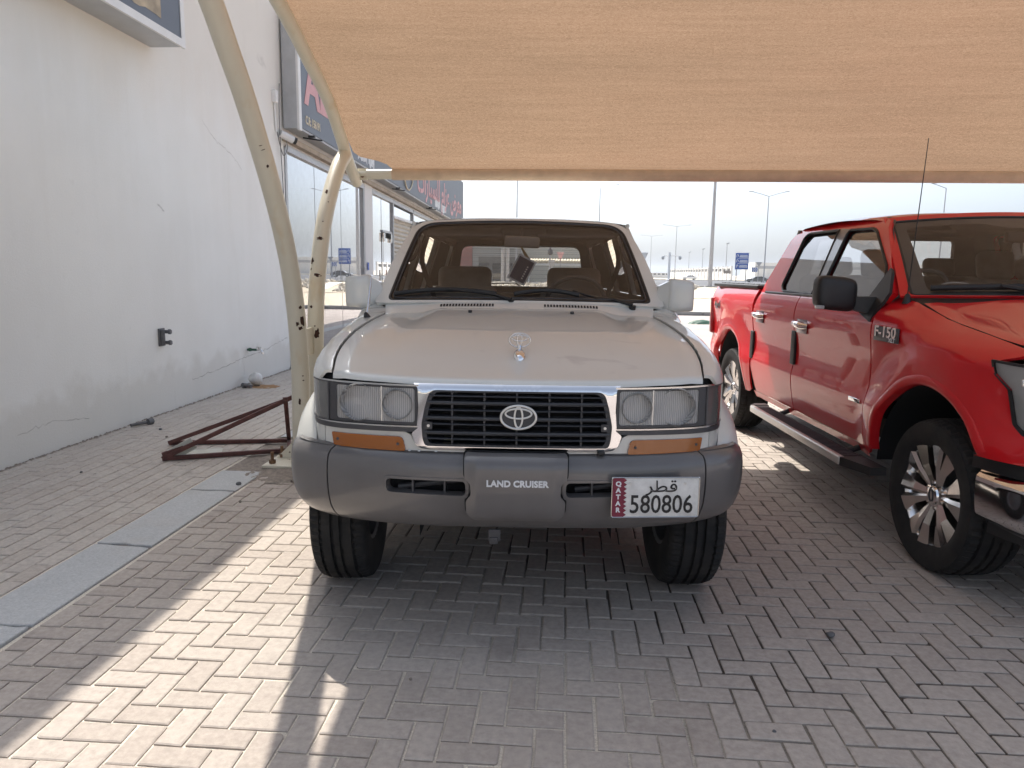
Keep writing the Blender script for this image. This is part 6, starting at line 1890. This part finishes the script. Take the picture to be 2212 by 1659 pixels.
# ---- bed, tail
mb = MB()
for k in range(9):
    y = 3.02 + k * .165
    mb.box((CXT, y + .08, 1.455), (1.80, .155, .02), None, .008)
tag(mb.build("bed_cover", MT['trim'], tk), kind="stuff")
for sg in (-1, 1):
    x = .055 if sg < 0 else 2 * CXT - .055
    mb = MB(); mb.box((x, 3.73, 1.436), (.11, 1.50, .035), None, .012); mb.build("bed_rail", MT['black'], tk)
    x = .028 if sg < 0 else 2 * CXT - .028
    mb = MB(); mb.box((x, 4.48, 1.10), (.10, .09, .40), None, .02); mb.build("tail_lamp", MT['tail'], tk)
mb = MB(); mb.box((CXT, 4.52, 1.02), (1.74, .06, .80), None, .02); mb.build("tailgate", RED, tk)
mb = MB(); mb.box((CXT, 4.62, .60), (1.9, .2, .20), None, .04); mb.build("rear_bumper", MT['chrome'], tk)
mb = MB(); mb.box((CXT, 2.98, 1.0), (1.8, .05, .86)); mb.build("bed_front", RED, tk)
mb = MB(); mb.box((CXT, 2.0, .52), (1.3, 5.2, .14)); mb.build("chassis", MT['dark'], tk)
mb = MB(); mb.tube([(.1, 3.68, .40), (1.87, 3.68, .40)], .05, 10); mb.lathe([(.01, -.12), (.12, -.08), (.15, 0), (.12, .08), (.01, .12)], 14, TM(CXT, 3.68, .40, Matrix())); mb.build("rear_axle", MT['dark'], tk, 60)
mb = MB(); mb.box((CXT, .0, .40), (1.3, .3, .15)); mb.build("front_axle", MT['dark'], tk)
mb = MB(); mb.box((CXT, 2.75, 1.0), (1.85, .06, .80)); mb.build("cab_back", RED, tk)
rwn = rpoly([(.36, 1.50), (1.61, 1.50), (1.56, 1.86), (.41, 1.86)], .04)
panel("cab_rear_frame", dens([(.10, 1.39), (1.87, 1.39), (1.74, 1.93), (.23, 1.93)], .1), lambda x, z: (x, 2.80 - (z - 1.4) * .2, z), MT['cabin_grey'], tk, holes=[dens(rwn, .1)], step=.15, rim=.05, out=(0, 1, 0))
panel("back_glass", dens(rwn, .1), lambda x, z: (x, 2.79 - (z - 1.4) * .2, z), MT['side_glass'], tk, step=.2, rim=0, out=(0, 1, 0))
# ---- cabin
mb = MB(); mb.box((CXT, .95, 1.24), (1.7, .75, .34), None, .10); mb.build("dashboard", MT['cabin_grey'], tk, 60)
T = Matrix.Rotation(R(-14), 4, 'X')
for x in (.55, 1.42):
    s_ = bpy.data.objects.new("seat", None); COL.objects.link(s_); s_.parent = tk; s_.location = (x, 1.55, 0)
    mb = MB(); mb.box((0, -.05, .98), (.54, .52, .18), None, .06); mb.build("cushion", MT['seat'], s_, 60)
    mb = MB(); mb.box((0, .22, 1.26), (.54, .16, .56), T, .06); mb.build("backrest", MT['seat'], s_, 60)
    mb = MB(); mb.box((0, .315, 1.64), (.27, .11, .22), T, .05); mb.build("headrest", MT['seat'], s_, 60)
mb = MB(); mb.box((CXT, 2.50, 1.26), (1.5, .16, .60), T, .06); mb.build("rear_bench", MT['seat'], tk, 60)
for x in (.55, 1.42):
    mb = MB(); mb.box((x, 2.62, 1.63), (.26, .09, .16), T, .04); mb.build("rear_headrest", MT['seat'], tk, 60)
mb = MB(); mb.box((CXT, 1.9, .8), (1.8, 2.2, .06)); mb.build("cabin_floor", MT['cabin_grey'], tk)
mb = MB(); c = Vector((.55, 1.28, 1.42)); E = Euler((R(-64), 0, 0)).to_matrix()
mb.ring([tuple(c + E @ Vector((.19 * math.cos(2 * math.pi * k / 36), .19 * math.sin(2 * math.pi * k / 36), 0))) for k in range(36)], .016, 8, up=tuple(E @ Vector((0, 0, 1)))); mb.build("steering_wheel", MT['cabin_grey'], tk, 60)
mb = MB(); mb.box((CXT, .93, 1.80), (.24, .04, .07), None, .015); mb.build("interior_mirror", MT['black'], tk)
for x in (.50, 1.47):
    mb = MB(); mb.box((x, 1.24, 1.865), (.42, .16, .02), Matrix.Rotation(R(18), 4, 'X'), .006); mb.build("sun_visor", MT['cabin_grey'], tk)
# ---- side step
for sg in (-1, 1):
    def X(v): return v if sg < 0 else 2 * CXT - v
    st = MB(); st.box((X(-.115), 1.48, .425), (.155, 1.78, .05), None, .012); st = st.build("side_step", MT['black'], tk, 60)
    mb = MB(); mb.box((X(-.196), 1.47, .428), (.012, 1.74, .048), None, .004); mb.box((X(-.183), 1.47, .453), (.03, 1.74, .006), None, .002); mb.build("step_trim", MT['silver'], st)
    for k in range(44):
        mb = MB(); mb.box((X(-.115), .66 + k * .038, .452), (.10, .014, .006)); mb.build("tread_rib", MT['trim'], st)
    for ya, yb in ((.61, .36), (2.35, 2.47)):
        mb = MB(); mb.add([(X(-.20), ya, .40), (X(-.04), ya, .40), (X(-.04), ya, .455), (X(-.20), ya, .455), (X(-.12), yb, .405), (X(-.03), yb, .405), (X(-.03), yb, .452), (X(-.12), yb, .452)], [(0, 1, 2, 3), (7, 6, 5, 4), (0, 4, 5, 1), (1, 5, 6, 2), (2, 6, 7, 3), (3, 7, 4, 0)]); mb.build("step_cap", MT['black'], st)
    for yy in (.85, 2.1):
        mb = MB(); mb.tube([(X(-.06), yy, .42), (X(.15), yy, .50)], .02, 8); mb.build("step_bracket", MT['black'], st)
    # door mirrors
    bm = bmesh.new(); bmesh.ops.create_cube(bm, size=1)
    bmesh.ops.subdivide_edges(bm, edges=bm.edges[:], cuts=6, use_grid_fill=True)
    for v in bm.verts:
        p = v.co * 2; e = 5
        p = p / (abs(p.x) ** e + abs(p.y) ** e + abs(p.z) ** e) ** (1 / e)
        v.co = Vector((X(-.222 + .128 * p.x * (1 if sg < 0 else -1) * (1 if sg < 0 else -1)), .80 + .075 * p.y + .02 * p.x, 1.437 + .104 * p.z - .012 * p.x))
    me = bpy.data.meshes.new("door_mirror"); bm.to_mesh(me); bm.free()
    m_ = link("door_mirror", me, MT['black'], tk, 180)
    mb = MB(); mb.add([(X(-.12), .76, 1.34), (X(-.12), .86, 1.34), (X(-.12), .86, 1.42), (X(-.12), .76, 1.42), (X(.02), .74, 1.31), (X(.02), .90, 1.31), (X(.02), .90, 1.42), (X(.02), .74, 1.42)], [(0, 1, 2, 3), (7, 6, 5, 4), (0, 4, 5, 1), (1, 5, 6, 2), (2, 6, 7, 3), (3, 7, 4, 0)]); mb.build("mirror_arm", MT['black'], m_)
    panel("mirror_sail", dens(rpoly([(.70, 1.27), (.98, 1.355), (.965, 1.405), (.85, 1.41), (.74, 1.60), (.70, 1.57), (.62, 1.45)], .01), .05), lambda y, z, sg=sg: ((tx(.8, z) - .008 if z < 1.40 else tgx(z) - .020) if sg < 0 else 2 * CXT - (tx(.8, z) - .008 if z < 1.40 else tgx(z) - .020), y, z), MT['black'], m_, step=.04, rim=.02, out=(sg, 0, .2))
    mb = MB(); mb.box((X(-.335), .735, 1.355), (.05, .03, .022), None, .005); mb.build("mirror_signal", MT['lens'], m_)
# ---- badges on the flank
xb = tx(.48, 1.22)
bd = MB(); bd.box((xb - .006, .48, 1.213), (.008, .285, .085), None, .003)
bd = bd.build("model_badge", MT['trim'], tk)
text("badge_letters", "F-150", .088, MT['chrome_dull'], bd, TM(xb - .0105, .485, 1.224, SIDE_L), .003, 1.25, .0022)
text("badge_letters", "XLT", .034, MT['sign_white'], bd, TM(xb - .0105, .405, 1.183, SIDE_L), .002, 1.2, .0006)
xb = tx(.82, .77)
mb = MB(); mb.box((xb - .006, .82, .772), (.010, .15, .026), None, .003); mb.build("door_badge", MT['chrome'], tk)
xb = tx(4.16, 1.225)
text("decal", "4x4", .115, MT['trim'], tk, TM(xb - .004, 4.17, 1.225, SIDE_L), .001, 1.3, .003)
# ---- aerial
an = MB(); an.lathe([(.001, .05), (.012, .045), (.022, .01), (.028, -.01)], 12, Matrix.Translation((.085, .53, 1.40))); an = an.build("aerial", MT['black'], tk, 60)
mb = MB(); mb.tube([(.085, .53, 1.44), (.080, .49, 1.85), (.072, .44, 2.30)], [.0035, .003, .002], 6); mb.build("aerial_rod", MT['black'], an, 60)
# ---- papers behind the windscreen
q = tws(-.05, .42)
mb = MB(); mb.box((q[0] + .02, q[1] + .06, q[2] - .02), (.16, .004, .34), Matrix.Rotation(R(-10), 4, 'Y') @ Matrix.Rotation(R(-35), 4, 'X')); pp = mb.build("windscreen_poster", MT['board_red'], tk)
mb = MB(); mb.box((q[0] + .01, q[1] + .10, q[2] + .07), (.13, .004, .10), Matrix.Rotation(R(-10), 4, 'Y') @ Matrix.Rotation(R(-35), 4, 'X')); mb.build("poster_picture", MT['paper'], pp)
q = [tws(-.74 + .085 * math.cos(2 * math.pi * k / 30), .085 + .045 * math.sin(2 * math.pi * k / 30)) for k in range(30)]
mb = MB(); mb.ring([(a, b + .012, c_) for a, b, c_ in q], .005, 6, up=(0, -.7, .7)); mb.build("oval_sticker", MT['paper'], tk)
# ---- wheels
TT_ = tyre_mesh("tyre", .408, .285, .275, 60)
TT_.materials.append(MT['rubber']); TT_.polygons.foreach_set("use_smooth", [True] * len(TT_.polygons)); TT_.set_sharp_from_angle(angle=R(28))
def truck_wheel():
    """one wheel, axis along local x, outer face towards +x"""
    w = bpy.data.objects.new("wheel", None); COL.objects.link(w)
    o = bpy.data.objects.new("tyre", TT_); COL.objects.link(o); o.parent = w
    MX = Matrix.Rotation(R(90), 4, 'Y')
    mb = MB(); mb.lathe([(.268, -.12), (.255, -.11), (.250, .07), (.268, .100), (.300, .112), (.298, .124), (.284, .124), (.266, .104), (.248, .08), (.246, -.10)], 48, MX); mb.build("rim", MT['wheel'], w, 40)
    mb = MB(); mb.lathe([(.001, .0), (.25, .0), (.25, -.02)], 32, MX); mb.build("rim_back", MT['dark'], w)
    mb = MB(); mb.lathe([(.05, .03), (.17, .03), (.17, .012)], 32, MX); mb.build("brake_disc", MT['dim_grey'], w)
    for k in range(6):
        for s in (-1, 1):
            a0 = R(60 * k); a1 = R(60 * k + s * 15.5)
            def P(r, a, off, h): return (h, r * math.cos(a) - off * math.sin(a), r * math.sin(a) + off * math.cos(a))
            mb = MB()
            aw = R(60 * k + s * 8.5)
            i0, i1 = .012, .018
            v = [P(.060, aw, -.019, .086), P(.060, aw, .019, .086), P(.165, R(60 * k + s * 11.5), .027, .106), P(.165, R(60 * k + s * 11.5), -.027, .106), P(.288, R(60 * k + s * 13.5), -.058, .116), P(.288, R(60 * k + s * 13.5), .058, .116)]
            vb = [(x - .045, y * 1.0, z * 1.0) for x, y, z in v]
            # a raised crease on each spoke
            c0 = P(.060, aw, 0, .096); c1 = P(.165, R(60 * k + s * 11.5), -s * .012, .120); c2 = P(.288, R(60 * k + s * 13.5), -s * .034, .126)
            mb.add(v + vb + [c0, c1, c2], [(0, 12, 13, 3), (12, 1, 2, 13), (3, 13, 14, 4), (13, 2, 5, 14), (1, 7, 8, 2), (2, 8, 11, 5), (0, 3, 9, 6), (3, 4, 10, 9), (6, 9, 8, 7), (9, 10, 11, 8)])
            mb.build("spoke", MT['wheel'], w, 10)
    mb = MB(); mb.lathe([(.085, .05), (.08, .092), (.05, .098), (.045, .108), (.025, .112), (.001, .112)], 28, MX); mb.build("hub_cap", MT['chrome'], w, 40)
    mb = MB(); mb.ring([(.114, .018 * math.cos(2 * math.pi * k / 20), .032 * math.sin(2 * math.pi * k / 20)) for k in range(20)], .003, 6, up=(1, 0, 0)); mb.build("hub_oval", MT['trim'], w)
    for k in range(6):
        a = R(60 * k + 30); mb = MB(); mb.tube([(.06, .068 * math.cos(a), .068 * math.sin(a)), (.100, .068 * math.cos(a), .068 * math.sin(a))], .010, 6); mb.build("wheel_nut", MT['chrome_dull'], w)
    return w
w0 = truck_wheel()
spots = [(.142, 0.0, math.pi), (.142, 3.68, math.pi), (2 * CXT - .142, 0.0, 0), (2 * CXT - .142, 3.68, 0)]
for k, (x, y, rz) in enumerate(spots):
    w = w0 if k == 0 else copy_tree(w0)
    w.parent = tk
    w.location = (x, y, .403); w.rotation_euler = (R(11 + 23 * k), 0, rz)
# ================================================================== hazy air
hz = MB(); hz.box((100, 950, 12.5), (2004, 3304, 27.2))
hzo = hz.build("haze", None)
tag(hzo, "thin pale haze in the air", "haze", kind="stuff")
hm = bpy.data.materials.new("haze_air"); hm.use_nodes = True
ht = hm.node_tree; ht.nodes.clear()
hv_ = ht.nodes.new("ShaderNodeVolumePrincipled"); ho_ = ht.nodes.new("ShaderNodeOutputMaterial")
hv_.inputs["Color"].default_value = (.86, .92, 1.0, 1)
hv_.inputs["Density"].default_value = 0.0005
hv_.inputs["Anisotropy"].default_value = 0.3
ht.links.new(hv_.outputs[0], ho_.inputs["Volume"])
hzo.data.materials.append(hm)
